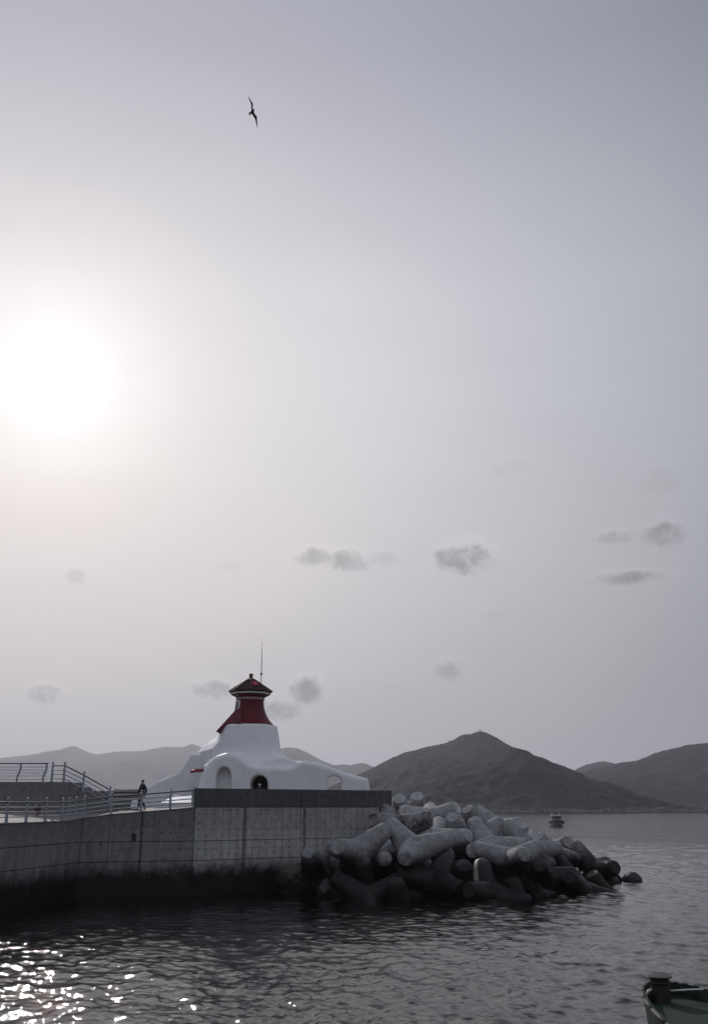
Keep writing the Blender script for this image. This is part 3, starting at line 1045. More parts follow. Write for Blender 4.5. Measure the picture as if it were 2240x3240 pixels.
def sdf_body(X, Y, Z):
    r = np.sqrt(X ** 2 + Y ** 2)
    # white drum of the tower and the flare under it
    rr = np.interp(Z, [4.5, 7.6, 7.9, 8.15, 8.45, 8.8, 9.2, 10.0, 10.6, 10.9], [3.35, 3.35, 3.3, 3.05, 2.72, 2.5, 2.38, 2.24, 2.10, 2.02])
    drum = smax((r - rr) * 0.93, Z - 10.86, 0.16)
    d = drum
    # sloping left flank
    flank = half_spaces(X, Y, Z, FLANK)
    d = smin(d, flank, 0.10)
    # low wall stepping down from the flank
    tail = poly_sdf(X, Z, [(-2.2, 8.8), (-4.36, 8.8), (-5.28, 7.48), (-7.66, 6.42), (-8.5, 6.05), (-8.7, 4.6), (-2.2, 4.6)])
    tail = smax(tail, np.abs(Y - 1.6) - 0.75, 0.05)
    d = smin(d, tail, 0.08)
    # free-form wall along the quay with a wavy head
    head = [(-3.12, 4.4), (-3.05, 6.4), (-2.80, 7.35), (-2.42, 8.02), (-1.85, 8.46), (-1.15, 8.68), (-0.55, 8.6), (-0.05, 8.22), (0.45, 7.86), (1.0, 7.75), (1.66, 7.7), (2.6, 7.68), (3.44, 7.74), (3.94, 7.96),
            (4.38, 8.12), (4.9, 8.08), (5.52, 7.93), (6.3, 7.66), (7.1, 7.40), (8.1, 7.13), (8.85, 6.94), (8.98, 6.2), (9.02, 4.4)]
    w2 = poly_sdf(X, Z, head)
    yc = -3.25 + 0.030 * (X - 1.0) ** 2 * (X > 1) * 0.6
    front = smax(w2, np.abs(Y - yc) - 0.62, 0.34)
    d = smin(d, front, 0.26)
    # vault behind the left end of that wall
    vault = poly_sdf(X, Z, [(-3.12, 4.4), (-3.02, 6.4), (-2.75, 7.35), (-2.35, 8.0), (-1.8, 8.44), (-1.1, 8.62), (-0.5, 8.5), (0.1, 8.1), (0.5, 7.6), (0.5, 4.4)])
    vault = smax(vault, np.maximum(-3.3 - Y, Y - 0.4), 0.25)
    d = smin(d, vault, 0.3)
    # roof between tower and wavy wall on the right
    wing = poly_sdf(X, Z, [(1.5, 4.4), (1.5, 8.2), (2.6, 8.42), (3.3, 8.25), (3.95, 8.04), (4.3, 7.6), (4.4, 4.4)])
    wing = smax(wing, np.maximum(-3.2 - Y, Y - 0.6), 0.3)
    d = smin(d, wing, 0.55)
    # openings
    def arch(x0, x1, top, ya, yb, k=0.10):
        c, hw = (x0 + x1) / 2, (x1 - x0) / 2
        q = np.where(Z < top - hw, np.abs(X - c) - hw, np.sqrt((X - c) ** 2 + (Z - (top - hw)) ** 2) - hw)
        return smax(smax(q, np.maximum(ya - Y, Y - yb), 0.05), 5.0 - Z, 0.02)
    d = smax(d, -arch(0.62, 1.84, 7.14, -6, -1.2), 0.10)
    d = smax(d, -arch(5.93, 7.03, 7.10, -6, 2), 0.10)
    c_ = -1.27
    q = np.where(Z < 7.0, np.abs(X - c_) - 0.53, np.sqrt(((X - c_) / 0.53) ** 2 + ((Z - 7.0) / 0.70) ** 2) * 0.53 - 0.53)
    d = smax(d, -smax(smax(q, np.maximum(-6 - Y, Y + 3.05), 0.06), 5.0 - Z, 0.02), 0.12)
    d = d + 0.018 * np.sin(X * 3.1 + Z * 1.3) * np.sin(Y * 2.7 + Z * 2.2)
    return np.maximum(d, 4.90 - Z)

me = surface_nets(sdf_body, (-9.1, -5.1, 4.6), (9.6, 4.2, 11.3), 0.068, 'wall')
me.transform(Matrix.Translation(LO))
mesh_obj('wall', me, M_STUCCO, lh)

# red tower: flared shaft with the head of the flank
def sdf_red(X, Y, Z):
    r = np.sqrt(X ** 2 + Y ** 2)
    rr = np.interp(Z, [10.7, 10.88, 11.1, 11.28, 11.68, 12.05, 12.41, 12.9, 13.3], [2.0, 1.86, 1.62, 1.47, 1.24, 1.10, 1.04, 1.01, 1.01])
    d = np.maximum((r - rr) * 0.85, Z - 13.15)
    planes = [plane3((-1.03, -0.55, 11.95), (-2.35, -1.15, 10.36), (-2.35, 0.1, 10.36), (0, 0, 10)), ((-0.4, 0, 11), (1, 0, 0)), ((0, 1.0, 11), (0, 1, 0)),
              plane3((-1.03, -0.62, 12.1), (-2.3, -1.25, 10.3), (-1.35, -1.55, 10.75), (0, 0, 10.5)), ((0, 0, 0), (0, 0, -1))]
    w = half_spaces(X, Y, Z, planes[:4])
    d = smin(d, w, 0.14)
    lower = 10.86 + np.minimum(0, (X + 1.42) * 0.58)
    return np.maximum(d, lower - Z)
me = surface_nets(sdf_red, (-3.0, -2.4, 9.6), (2.4, 2.4, 13.4), 0.05, 'tower_shaft')
me.transform(Matrix.Translation(LO))
mesh_obj('tower_shaft', me, M_RED, lh)

# pale band under the eaves, soffit, fascia
bm = bmesh.new()
lathe(bm, [(1.0, 12.72), (1.075, 12.74), (1.10, 12.80), (1.085, 12.88), (1.02, 12.93)], LO, 48)
bm_obj('cornice_band', bm, M_PINK, lh, True)
OR = math.pi / 8 * 0 + math.radians(-84)
bm = bmesh.new()
lathe(bm, [(1.0, 12.90), (1.49, 13.14), (1.49, 13.20), (0.9, 13.20)], LO, 8, rot=OR)
bm_obj('soffit', bm, M_RED, lh)
bm = bmesh.new()
lathe(bm, [(1.43, 13.18), (1.515, 13.16), (1.53, 13.27), (1.40, 13.29)], LO, 8, rot=OR)
bm_obj('fascia', bm, M_TRIM, lh)

# barrel tiled roof
def build_roof():
    bm = bmesh.new()
    rng = random.Random(3)
    R0, Z0, R1, Z1 = 1.60, 13.33, 0.16, 14.28
    lathe(bm, [(R0 - .03, Z0 - .04), (R0, Z0), (R1, Z1), (0, Z1)], LO, 8, rot=OR)
    def barrel(a, b, w, lift, up):
        """half-round tile from a (low) to b (high)"""
        ax = (b - a).normalized()
        side = ax.cross(up).normalized()
        n = 6
        R = []
        for p, ww in ((a, w), (b, w * .8)):
            R.append([bm.verts.new(p + side * ww * math.cos(math.pi * k / n) + up * (ww * math.sin(math.pi * k / n) + lift)) for k in range(n + 1)])
        for k in range(n):
            bm.faces.new((R[0][k], R[0][k + 1], R[1][k + 1], R[1][k]))
        bm.faces.new(R[0])
    for f in range(8):
        a0, a1 = OR + f * math.pi / 4, OR + (f + 1) * math.pi / 4
        mid = (a0 + a1) / 2
        ap0, ap1 = R0 * math.cos(math.pi / 8), R1 * math.cos(math.pi / 8)
        out = Vector((math.cos(mid), math.sin(mid), 0))
        tan = Vector((-math.sin(mid), math.cos(mid), 0))
        lo_, hi_ = LO + out * ap0 + Vector((0, 0, Z0)), LO + out * ap1 + Vector((0, 0, Z1))
        up = (hi_ - lo_).cross(tan).normalized()
        if up.z < 0:
            up = -up
        L = (hi_ - lo_).length
        rows, dxw = 7, 0.155
        for r in range(rows):
            t0, t1 = r / rows - .02, (r + 1) / rows + .03
            half = (ap0 + (ap1 - ap0) * (r + .6) / rows) * math.tan(math.pi / 8)
            nc = max(1, int(2 * half / dxw))
            for k in range(nc):
                s = (k - (nc - 1) / 2) * dxw
                j = rng.uniform(-.012, .012)
                barrel(lo_.lerp(hi_, t0) + tan * (s + j), lo_.lerp(hi_, min(t1, 1)) + tan * (s * .97 + j), .072 + rng.uniform(-.006, .006), .012 + rng.uniform(0, .02), up)
        # hip tiles
        c0 = Vector((math.cos(a0), math.sin(a0), 0))
        p0, p1 = LO + c0 * (R0 + .02) + Vector((0, 0, Z0 + .02)), LO + c0 * R1 + Vector((0, 0, Z1 + .02))
        uph = Vector((0, 0, 1)) - (p1 - p0).normalized() * (p1 - p0).normalized().z
        for r in range(7):
            barrel(p0.lerp(p1, r / 7 - .01), p0.lerp(p1, min(1, (r + 1) / 7 + .04)), .095, .03 + rng.uniform(0, .02), uph.normalized())
    return bm_obj('roof', bm, M_TILE, lh)
roof = build_roof()
# finial
bm = bmesh.new()
lathe(bm, [(.20, 14.22), (.17, 14.34), (.11, 14.40), (.10, 14.46), (.17, 14.50), (.17, 14.55), (.12, 14.57), (.12, 14.62), (.175, 14.65), (.175, 14.71), (.10, 14.76), (0, 14.77)], LO, 12)
bm_obj('finial', bm, M_METAL_D, lh)
# access hatch on the roof slope facing the quay
mid = OR + math.pi / 8
out = Vector((math.cos(mid), math.sin(mid), 0))
tn = Vector((-math.sin(mid), math.cos(mid), 0))
c8 = math.cos(math.pi / 8)
lo_, hi_ = LO + out * 1.56 * c8 + Vector((0, 0, 13.36)), LO + out * .16 * c8 + Vector((0, 0, 14.28))
up = (hi_ - lo_).cross(tn).normalized()
up = up if up.z > 0 else -up
bm = bmesh.new()
q = [lo_.lerp(hi_, .36) - tn * .27, lo_.lerp(hi_, .36) + tn * .24, lo_.lerp(hi_, .72) + tn * .20, lo_.lerp(hi_, .72) - tn * .19]
prism(bm, q, up * .02, up * .14)
bm_obj('roof_hatch', bm, M_HATCH, lh)
# lightning rod standing on the right slope
rb = at(826.5, 2160, 72.6)
rt = at(828.8, 2021, 72.6)
bm = bmesh.new()
tube(bm, rb, (rb.x, rb.y, rt.z - .75), .032, .022, 8)
tube(bm, (rb.x, rb.y, rt.z - .76), (rb.x, rb.y, rt.z), .014, .006, 6)
ball(bm, (rb.x, rb.y, at(827, 2132, 72.6).z), .085, sc=(1, 1, 1.3))
for k in range(4):
    a = k * math.pi / 2 + .3
    tube(bm, (rb.x, rb.y, rt.z - .42), (rb.x + .10 * math.cos(a), rb.y + .10 * math.sin(a), rt.z - .36), .008, .005, 5)
bm_obj('lightning_rod', bm, M_METAL_D, lh)

# window on the left of the shaft
wa = math.radians(-90 - 58)
wo = Vector((math.cos(wa), math.sin(wa), 0))
wt_ = Vector((-math.sin(wa), math.cos(wa), 0))
def wpt(s, z, off):
    rr = np.interp(z, [11.68, 12.05, 12.41, 12.9], [1.24, 1.10, 1.04, 1.01])
    return LO + wo * (math.sqrt(max(rr * rr - s * s, 0.01)) + off) + wt_ * s + Vector((0, 0, z))
win = None
bm = bmesh.new()
W2, ZB, ZT = .31, 11.98, 12.62
for (s0, z0, s1, z1) in ((-W2, ZB, W2, ZB), (W2, ZB, W2, ZT), (W2, ZT, -W2, ZT), (-W2, ZT, -W2, ZB)):
    n = 5
    for k in range(n):
        f0, f1 = k / n, (k + 1) / n
        a = wpt(s0 + (s1 - s0) * f0, z0 + (z1 - z0) * f0, .03)
        b = wpt(s0 + (s1 - s0) * f1, z0 + (z1 - z0) * f1, .03)
        tube(bm, a, b, .055, n=6)
win = bm_obj('window', bm, M_TRIM, lh)
bm = bmesh.new()
q = [wpt(-W2 + .03, ZB + .03, .016), wpt(W2 - .03, ZB + .03, .016), wpt(W2 - .03, ZT - .03, .016), wpt(-W2 + .03, ZT - .03, .016)]
prism(bm, q, wo * -.03, wo * .012)
bm_obj('pane', bm, M_GLASS, win)

# dark sheet inside the archway, its colour standing in for the unlit room
bm = bmesh.new()
box(bm, LO + Vector((1.23, -2.0, 6.05)), (1.5, .08, 2.4), 0, .01)
box(bm, LO + Vector((1.23, -2.05, 6.05)), (.05, .05, 2.2), 0)
bm_obj('dark_doorway', bm, M_DARK, lh)
# red tiled awning on the left of the vault
bm = bmesh.new()
p0 = LO + Vector((-3.95, -1.45, 7.44))
for k in range(7):
    x0 = k * .17
    tube(bm, p0 + Vector((x0, 0, .0 + .02 * k)), p0 + Vector((x0 + .10, .75, .20)), .095, .085, 8)
box(bm, p0 + Vector((.5, .35, .08)), (1.15, .7, .10), 0, .02)
bm_obj('awning', bm, M_TILE_RED, lh)
bm = bmesh.new()
box(bm, LO + Vector((-3.12, .10, 6.15)), (.62, .1, 2.3), 0, .02)
bm_obj('dark_doorway', bm, M_DARK, lh)
# low sloping white apron left of the parapet
bm = bmesh.new()
a = at(490, 2541, 66.5); b = at(612, 2541, 66.5)
prism(bm, [(a.x, a.y, 4.9), (b.x, b.y, 4.9), (b.x, b.y, b.z - .01), (a.x, a.y, a.z - .01)], Vector((0, .02, 0)), Vector((0, .5, 0)))
q = [(a.x + .4, a.y, a.z), (b.x, b.y, b.z), (b.x, b.y + 1.9, b.z + .5), (a.x + 1.0, a.y + 1.9, a.z + .5)]
prism(bm, q, Vector((0, 0, -.25)), Vector((0, 0, .03)))
bm_obj('apron', bm, M_STUCCO, lh)
PODS = [
    (0, (0.136, 60.567, 2.311), (-0.3661, -0.7186, 0.5563, -0.2002), 'tetrapod leaning on the seawall, round end facing right, just below the brown one'),
    (1, (2.71, 64.998, 3.676), (0.4164, 0.677, -0.6037, -0.0611), 'brown rust stained Y shaped tetrapod beside the right end of the seawall'),
    (0, (5.363, 70.264, 4.062), (-0.5066, 0.4202, -0.0808, 0.7485), 'long grey tetrapod lying level directly behind the brown stained one'),
    (0, (5.617, 66.655, 2.789), (0.4134, 0.5577, -0.6999, -0.1681), 'log like grey tetrapod lying level under the brown stained one, both ends showing'),
    (0, (3.561, 60.762, 2.452), (-0.2615, -0.8564, 0.4428, 0.0464), 'pale tetrapod with a chipped leg pointing at the viewer in the front middle'),
    (0, (3.828, 63.617, 1.731), (0.5821, -0.4563, 0.5079, -0.4416), 'tetrapod tucked behind the chipped one, its leg rising to the left'),
    (0, (1.572, 62.835, 1.718), (0.0028, 0.6035, 0.5296, 0.596), 'tetrapod with a broad hollow looking end left of the chipped one in the front pile'),
    (2, (0.432, 63.377, 0.405), (0.6098, -0.5013, -0.4202, -0.4476), 'two peaked dark tetrapod low in the pile under the hollow ended one'),
    (2, (0.768, 58.084, -0.219), (-0.3702, -0.2441, 0.7523, 0.4872), 'dark weedy tetrapod lying at the waterline, leftmost of the front row'),
    (2, (2.867, 58.2, -1.204), (-0.3764, -0.4257, 0.0597, -0.8207), 'wet black stump of a tetrapod standing in the water below the two peaked one'),
    (2, (4.821, 60.071, 0.68), (-0.2002, 0.4639, 0.5918, 0.6281), 'tetrapod with one upright blunt leg and a ledge, middle front'),
    (2, (6.336, 60.562, 0.136), (-0.7162, 0.6133, 0.1612, 0.2914), 'dark tetrapod stub showing in the deep gap right of the upright blunt leg'),
    (2, (7.812, 59.364, -0.009), (0.2303, 0.4255, -0.5338, 0.6935), 'barnacled tetrapod leg lying flat at the waterline left of the squat stump'),
    (2, (9.843, 60.691, -1.345), (-0.5876, -0.0893, 0.5081, 0.6234), 'squat dark stump with a flat lit top standing in the water at the front'),
    (0, (9.767, 61.657, 1.704), (-0.1936, 0.3647, -0.2883, 0.864), 'large V shaped tetrapod with a pale cut end, front centre right'),
    (2, (11.073, 62.07, -0.459), (0.2749, 0.13, 0.4287, 0.8507), 'dark tetrapod sloping down right from under the large V shaped one'),
    (0, (8.72, 65.286, 2.346), (-0.3145, -0.7652, 0.5421, 0.1473), 'smooth tetrapod behind the large V shaped one with one rounded leg straight up'),
    (0, (11.516, 66.405, 2.102), (-0.5119, -0.1053, 0.7283, 0.4431), 'tetrapod with a descending leg right behind the large V shaped one'),
    (0, (12.133, 66.21, 0.468), (-0.2605, -0.7136, 0.265, -0.5939), 'tetrapod showing two small rounded stubs right of the large V shaped one'),
    (0, (8.89, 68.725, 3.07), (0.5926, 0.427, -0.5208, -0.4419), 'top tetrapod with a chipped black spotted round end, high mid pile'),
    (0, (10.974, 74.764, 3.288), (0.5748, 0.241, -0.7524, -0.2131), 'sunlit tetrapod on the far side, its leg running down right behind the spotted one'),
    (0, (9.394, 72.133, 2.688), (0.7976, -0.0685, 0.1369, -0.5835), 'pale level tetrapod leg lit from above, right of the spotted one'),
    (0, (10.162, 70.152, 2.324), (0.0768, -0.5241, 0.241, -0.8132), 'tetrapod with a dark round end facing the viewer under the pale level leg'),
    (0, (12.046, 73.087, 1.712), (0.2991, -0.1438, -0.1531, -0.9308), 'tetrapod with a pale round end facing left, beside the open water on the skyline'),
    (0, (11.529, 70.188, 1.027), (0.5756, -0.772, 0.0062, -0.2695), 'small rounded tetrapod stub in the gap under the pale round end'),
    (0, (13.022, 69.181, 1.915), (0.6743, -0.5861, 0.1287, -0.4305), 'tetrapod with a ringed round end facing the viewer and a long leg sloping down right'),
    (0, (14.597, 73.762, 1.772), (-0.1513, 0.5184, -0.2229, 0.8116), 'grey level tetrapod leg on the far side next to the barnacled one'),
    (3, (17.236, 73.184, 0.527), (0.3424, -0.6346, -0.5832, -0.374), 'dark barnacle speckled tetrapod with a pointed top near the seaward end of the pile'),
    (2, (16.419, 69.332, 0.599), (0.5298, 0.8377, -0.0861, -0.1009), 'black weedy tetrapod at the seaward tip of the pile, end in open water'),
    (2, (14.764, 67.174, -0.364), (-0.6364, -0.0765, 0.6796, 0.3567), 'dark tetrapod with a square lit end left of the barnacle speckled one'),
    (2, (14.343, 63.892, -0.354), (0.6366, -0.5514, 0.1565, -0.516), 'rounded black tetrapod hump at the waterline below the square ended one'),
    (2, (16.699, 66.971, -1.228), (-0.7003, -0.4359, 0.432, -0.3647), 'rounded brownish tetrapod hump at the waterline near the seaward tip'),
    (2, (11.733, 63.633, 0.594), (-0.7585, 0.5087, 0.0429, 0.4051), 'dark tetrapod with a rounded end and a green weedy leg running right to the hump'),
    (0, (3.662, 72.936, 4.238), (-0.4385, -0.2341, 0.1179, 0.8596), 'round ended grey tetrapod peeping over the right end of the parapet'),
    (0, (4.804, 76.071, 4.251), (-0.1285, -0.5185, 0.1924, -0.8232), 'pale topmost tetrapod with a flat sunlit end, highest on the skyline of the pile'),
    (0, (7.126, 68.238, 2.735), (-0.649, -0.5735, 0.3936, 0.3084), 'tetrapod with a flat oval end facing left, under the topmost level one'),
    (2, (-2.415, 62.318, 0.837), (-0.5892, 0.6571, -0.3395, 0.3253), 'lone round topped tetrapod leg standing at the foot of the seawall'),
]

# ------------------------------------------------------------------ tetrapods
def build_tetrapods():
    base = [Vector(v).normalized() for v in ((1, 1, 1), (1, -1, -1), (-1, 1, -1), (-1, -1, 1))]
    def proto(seed):
        bm = bmesh.new()
        L = 2.43
        prof = [(0.05, .86), (.55, .79), (1.1, .685), (1.7, .585), (L - .22, .515), (L - .20, .505), (L - .015, .415), (L, .405)]
        n = 28
        for d in base:
            q = d.to_track_quat('Z', 'Y').to_matrix()
            rings = [[bm.verts.new(q @ Vector((r * math.cos(2 * math.pi * i / n), r * math.sin(2 * math.pi * i / n), h))) for i in range(n)] for h, r in prof]
            for A, B in zip(rings[:-1], rings[1:]):
                for i in range(n):
                    bm.faces.new((A[i], A[(i + 1) % n], B[(i + 1) % n], B[i]))
            bm.faces.new(rings[-1])
        ball(bm, (0, 0, 0), .87, 20, 14)
        # worn and chipped surface
        P = np.array([v.co[:] for v in bm.verts])
        dn = fbm(P[:, 0] * 1.3, P[:, 1] * 1.3, P[:, 2] * 1.3, seed, 4) * .09
        chip = np.clip(fbm(P[:, 0] * 2.2, P[:, 1] * 2.2, P[:, 2] * 2.2, seed + 40, 3) - .16, 0, 1) * .7 * (np.linalg.norm(P, axis=1) > L * .86)
        for v, a, c in zip(bm.verts, dn, chip):
            v.co += v.co.normalized() * float(a * .5 - c)
        me = bpy.data.meshes.new('tetrapod')
        bm.normal_update()
        bm.to_mesh(me)
        bm.free()
        me.shade_smooth()
        me.set_sharp_from_angle(angle=math.radians(24))
        return me
    meshes = [proto(s) for s in (3, 8, 15)]
    mats = [M_POD, M_POD_BROWN, M_POD_LOW, M_POD_BARN]
    cache = {}
    for i, (kind, loc, q, label) in enumerate(PODS):
        key = (i % 3, kind)
        if key not in cache:
            me = meshes[i % 3].copy()
            me.materials.append(mats[kind])
            cache[key] = me
        o = bpy.data.objects.new('tetrapod', cache[key])
        COL.objects.link(o)
        o.location = loc
        o.rotation_mode = 'QUATERNION'
        o.rotation_quaternion = q
        tag(o, label, 'tetrapod', 'concrete tetrapods piled against the end of the quay')
build_tetrapods()

# ------------------------------------------------------------------ rocks
def rock(name, label, c, size, seed, mat, group=None, rag=.9):
    bm = bmesh.new()
    bmesh.ops.create_icosphere(bm, subdivisions=4, radius=1)
    P = np.array([v.co[:] for v in bm.verts])
    d = 1 + fbm(P[:, 0] * 1.1, P[:, 1] * 1.1, P[:, 2] * 1.1, seed, 4) * rag
    for v, k in zip(bm.verts, d):
        co = v.co * float(k)
        v.co = Vector((co.x * size[0], co.y * size[1], co.z * size[2]))
    o = bm_obj(name, bm, mat, None, True)
    o.location = c
    tag(o, label, 'rock', group)
g = 'rocks at the foot of the seawall'
rock('rock', 'left black rock with a green mossy top at the foot of the seawall', at(925, 2775, 62.2), (1.0, .7, .72), 2, M_ROCK, g)
rock('rock', 'green topped black rock at the foot of the seawall under the lone leg', at(992, 2775, 62.0), (.85, .6, .72), 5, M_ROCK, g)
rock('rock', 'small wet black rock left of the weedy leftmost tetrapod', at(1030, 2822, 59.6), (.5, .45, .62), 12, M_WETROCK, g)
rock('rock', 'lone dark rock in the open water off the seaward tip', at(2000, 2784, 72.3), (.72, .62, .60), 33, M_WETROCK, None, .45)

# ------------------------------------------------------------------ railings
def rail_post(bm, p, h, r=.085):
    p = Vector(p)
    tube(bm, p, p + Vector((0, 0, h - .13)), r, r * .72, 12)
    lathe(bm, [(r * 1.5, 0), (r * 1.5, .03), (r * 1.05, .045)], p, 12)
    lathe(bm, [(r * .72, h - .15), (r * .95, h - .135), (r * .95, h - .115), (r * .55, h - .10), (r * .55, h - .075)], p, 12)
def post_cap(bm, p, h, r=.085):
    ball(bm, Vector(p) + Vector((0, 0, h - .03)), r * .92, 12, 8, (1, 1, .8))

def railing(name, label, pts, h, fr, top_first=True, r=.032, post_idx=None, group=None):
    """pts: post feet; fr: rail heights, highest first"""
    root = empty(name, pts[0])
    tag(root, label, 'railing', group)
    for i, p in enumerate(pts):
        if post_idx is not None and i not in post_idx:
            continue
        bm = bmesh.new()
        rail_post(bm, p, h)
        po = bm_obj('post', bm, M_METAL, root, True, 40)
        bm = bmesh.new()
        post_cap(bm, p, h)
        bm_obj('post_cap', bm, M_METAL, po, True)
        po.children[0].parent = po
    for k, z in enumerate(fr):
        bm = bmesh.new()
        path_tube(bm, [Vector(p) + Vector((0, 0, z)) for p in pts], r * (1.25 if k == 0 else 1.0))
        bm_obj('rail', bm, M_RAIL_TOP if k == 0 else M_METAL, root, True, 40)
    return root

front = []
for px in (-40, 30, 92, 152, 204, 224.6, 247, 267, 352, 447, 538.6, 611.6):
    p, n, z = wall_point(px)
    q = p - n * 0.16
    front.append((q.x, q.y, z))
d5, n5 = seg_frame(5)
railing('railing', 'grey metal railing with ball capped posts along the edge of the quay walk', front, 1.2, [.98, .73, .50, .27])

D_ST = 61.4
st = [at(100, 2474, D_ST), at(163.9, 2474, D_ST), at(201.8, 2474, D_ST), at(262.5, 2504.6, D_ST), at(345.6, 2552, D_ST)]
st = st[1:]
railing('railing', 'grey metal railing with ball capped posts descending the concrete stairs', st, 1.2, [.98, .72, .47, .20])
e = at(345.6, 2552, D_ST)
bk = [e + Vector((.12, .5, 0)), at(395, 2551, 64.2), at(442, 2550, 64.6)]
railing('railing', 'low level railing behind the walking man in front of the back wall', bk, 1.12, [1.0, .72, .45, .16], post_idx=(2,))

# curved wire railing at the left edge
root = empty('railing', at(142, 2472, 62.0))
tag(root, 'pale railing with an S curved post and thin bars at the top of the stairs', 'railing')
cr = root.location
for px in (142, 60, -20):
    b0 = at(px, 2473, 62.0)
    sh = [(-.10, 0), (-.13, .12), (-.10, .30), (-.02, .52), (.05, .75), (.06, .95), (0, 1.12)]
    bm = bmesh.new()
    path_tube(bm, [b0 + Vector((x, 0, z)) for x, z in sh], .062, 10)
    bm_obj('curved_post', bm, M_METAL, root, True)
for i, z in enumerate((1.10, .88, .70, .52, .34, .14)):
    a, b = at(-60, 2473, 62.0), at(150, 2473, 62.0)
    bm = bmesh.new()
    tube(bm, a + Vector((0, -.03, z)), b + Vector((0, -.03, z)), .035 if i == 0 else .018)
    bm_obj('rail', bm, M_RAIL_TOP if i == 0 else M_METAL, root, True)

# ------------------------------------------------------------------ stairs and low walls behind the walk
bm = bmesh.new()
Df = 61.0
zt = at(170, 2474, Df).z
steps = [(-120, 222.8, 2474), (222.8, 250.9, 2489), (250.9, 277, 2504.5), (277, 301, 2518), (301, 324, 2532), (324, 346, 2544)]
for i, (x0, x1, py) in enumerate(steps):
    a, b = at(x0, py, Df), at(x1, py, Df)
    z = a.z
    box(bm, ((a.x + b.x) / 2, Df + 1.6 + .003 * i, (z + 3.6) / 2), (b.x - a.x - .004, 3.2, z - 3.6), 0, .012)
tag(bm_obj('stairs', bm, M_STEP), 'dark concrete stair block with three steps down to the walk', 'stairs')
bm = bmesh.new()
a, b = at(277, 2505.6, 65.4), at(438, 2505.6, 65.4)
box(bm, ((a.x + b.x) / 2, 65.6, (a.z + 3.8) / 2), (b.x - a.x, .35, a.z - 3.8), 0, .02)
box(bm, ((a.x + b.x) / 2, 65.58, a.z + .03), (b.x - a.x + .06, .45, .05), 0, .01)
tag(bm_obj('wall', bm, M_STEP), 'low plain concrete wall at the back of the quay walk', 'wall')
# white post stone behind the man
a = at(426.5, 2553, 62.6)
bm = bmesh.new()
lathe(bm, [(.30, -.1), (.29, .05), (.20, .42), (.17, .46), (0, .47)], a, 4, rot=math.pi / 4)
tag(bm_obj('marker_stone', bm, M_WHITEP), 'small tapered white stone standing behind the walking man', 'marker stone')

# life ring on the inside of the quay railing
p, n, z = wall_point(140)
lc = Vector((p.x - n.x * .42, p.y - n.y * .42, z + .62))
rg = empty('life_ring', lc)
tag(rg, 'dark red life ring hanging on the quay railing at the left', 'life ring')
bm = bmesh.new()
Rr, rr_ = .31, .075
M_ = Matrix.Translation(lc) @ Matrix.Rotation(math.radians(32), 4, 'Z') @ Matrix.Rotation(math.radians(90), 4, 'Y')
rings = []
for i in range(28):
    a = 2 * math.pi * i / 28
    rings.append([bm.verts.new(M_ @ Vector(((Rr + rr_ * math.cos(2 * math.pi * j / 10)) * math.cos(a), (Rr + rr_ * math.cos(2 * math.pi * j / 10)) * math.sin(a), rr_ * math.sin(2 * math.pi * j / 10)))) for j in range(10)])
for i in range(28):
    A, B = rings[i], rings[(i + 1) % 28]
    for j in range(10):
        bm.faces.new((A[j], B[j], B[(j + 1) % 10], A[(j + 1) % 10]))
bm_obj('ring', bm, M_RING, rg, True)
for k in range(4):
    a = math.pi / 4 + k * math.pi / 2
    bm = bmesh.new()
    path_tube(bm, [M_ @ Vector((Rr * math.cos(a) + .085 * math.cos(a) * math.cos(q), Rr * math.sin(a) + .085 * math.sin(a) * math.cos(q), .085 * math.sin(q))) for q in [i * math.pi / 5 for i in range(11)]], .014, 6)
    bm_obj('band', bm, M_WHITEP, rg, True)
bm = bmesh.new()
tube(bm, lc + Vector((0, 0, .30)), Vector((p.x - n.x * .18, p.y - n.y * .18, z + .97)), .012, n=6)
bm_obj('hanger', bm, M_METAL_D, rg)

# ------------------------------------------------------------------ people
def skin_mesh(name, nodes, edges, mat, parent, levels=2, M=None):
    me = bpy.data.meshes.new(name)
    me.from_pydata([n[0] for n in nodes], edges, [])
    o = bpy.data.objects.new(name, me)
    COL.objects.link(o)
    sk = o.modifiers.new('s', 'SKIN')
    sk.use_smooth_shade = True
    for v, n in zip(me.skin_vertices[0].data, nodes):
        r = n[1]
        v.radius = r if isinstance(r, tuple) else (r, r)
        v.use_root = False
    me.skin_vertices[0].data[0].use_root = True
    sb = o.modifiers.new('d', 'SUBSURF')
    sb.levels = sb.render_levels = levels
    dg = bpy.context.evaluated_depsgraph_get()
    dg.update()
    m2 = bpy.data.meshes.new_from_object(o.evaluated_get(dg))
    bpy.data.objects.remove(o)
    m2.name = name
    if M is not None:
        m2.transform(M)
    m2.shade_smooth()
    return m2

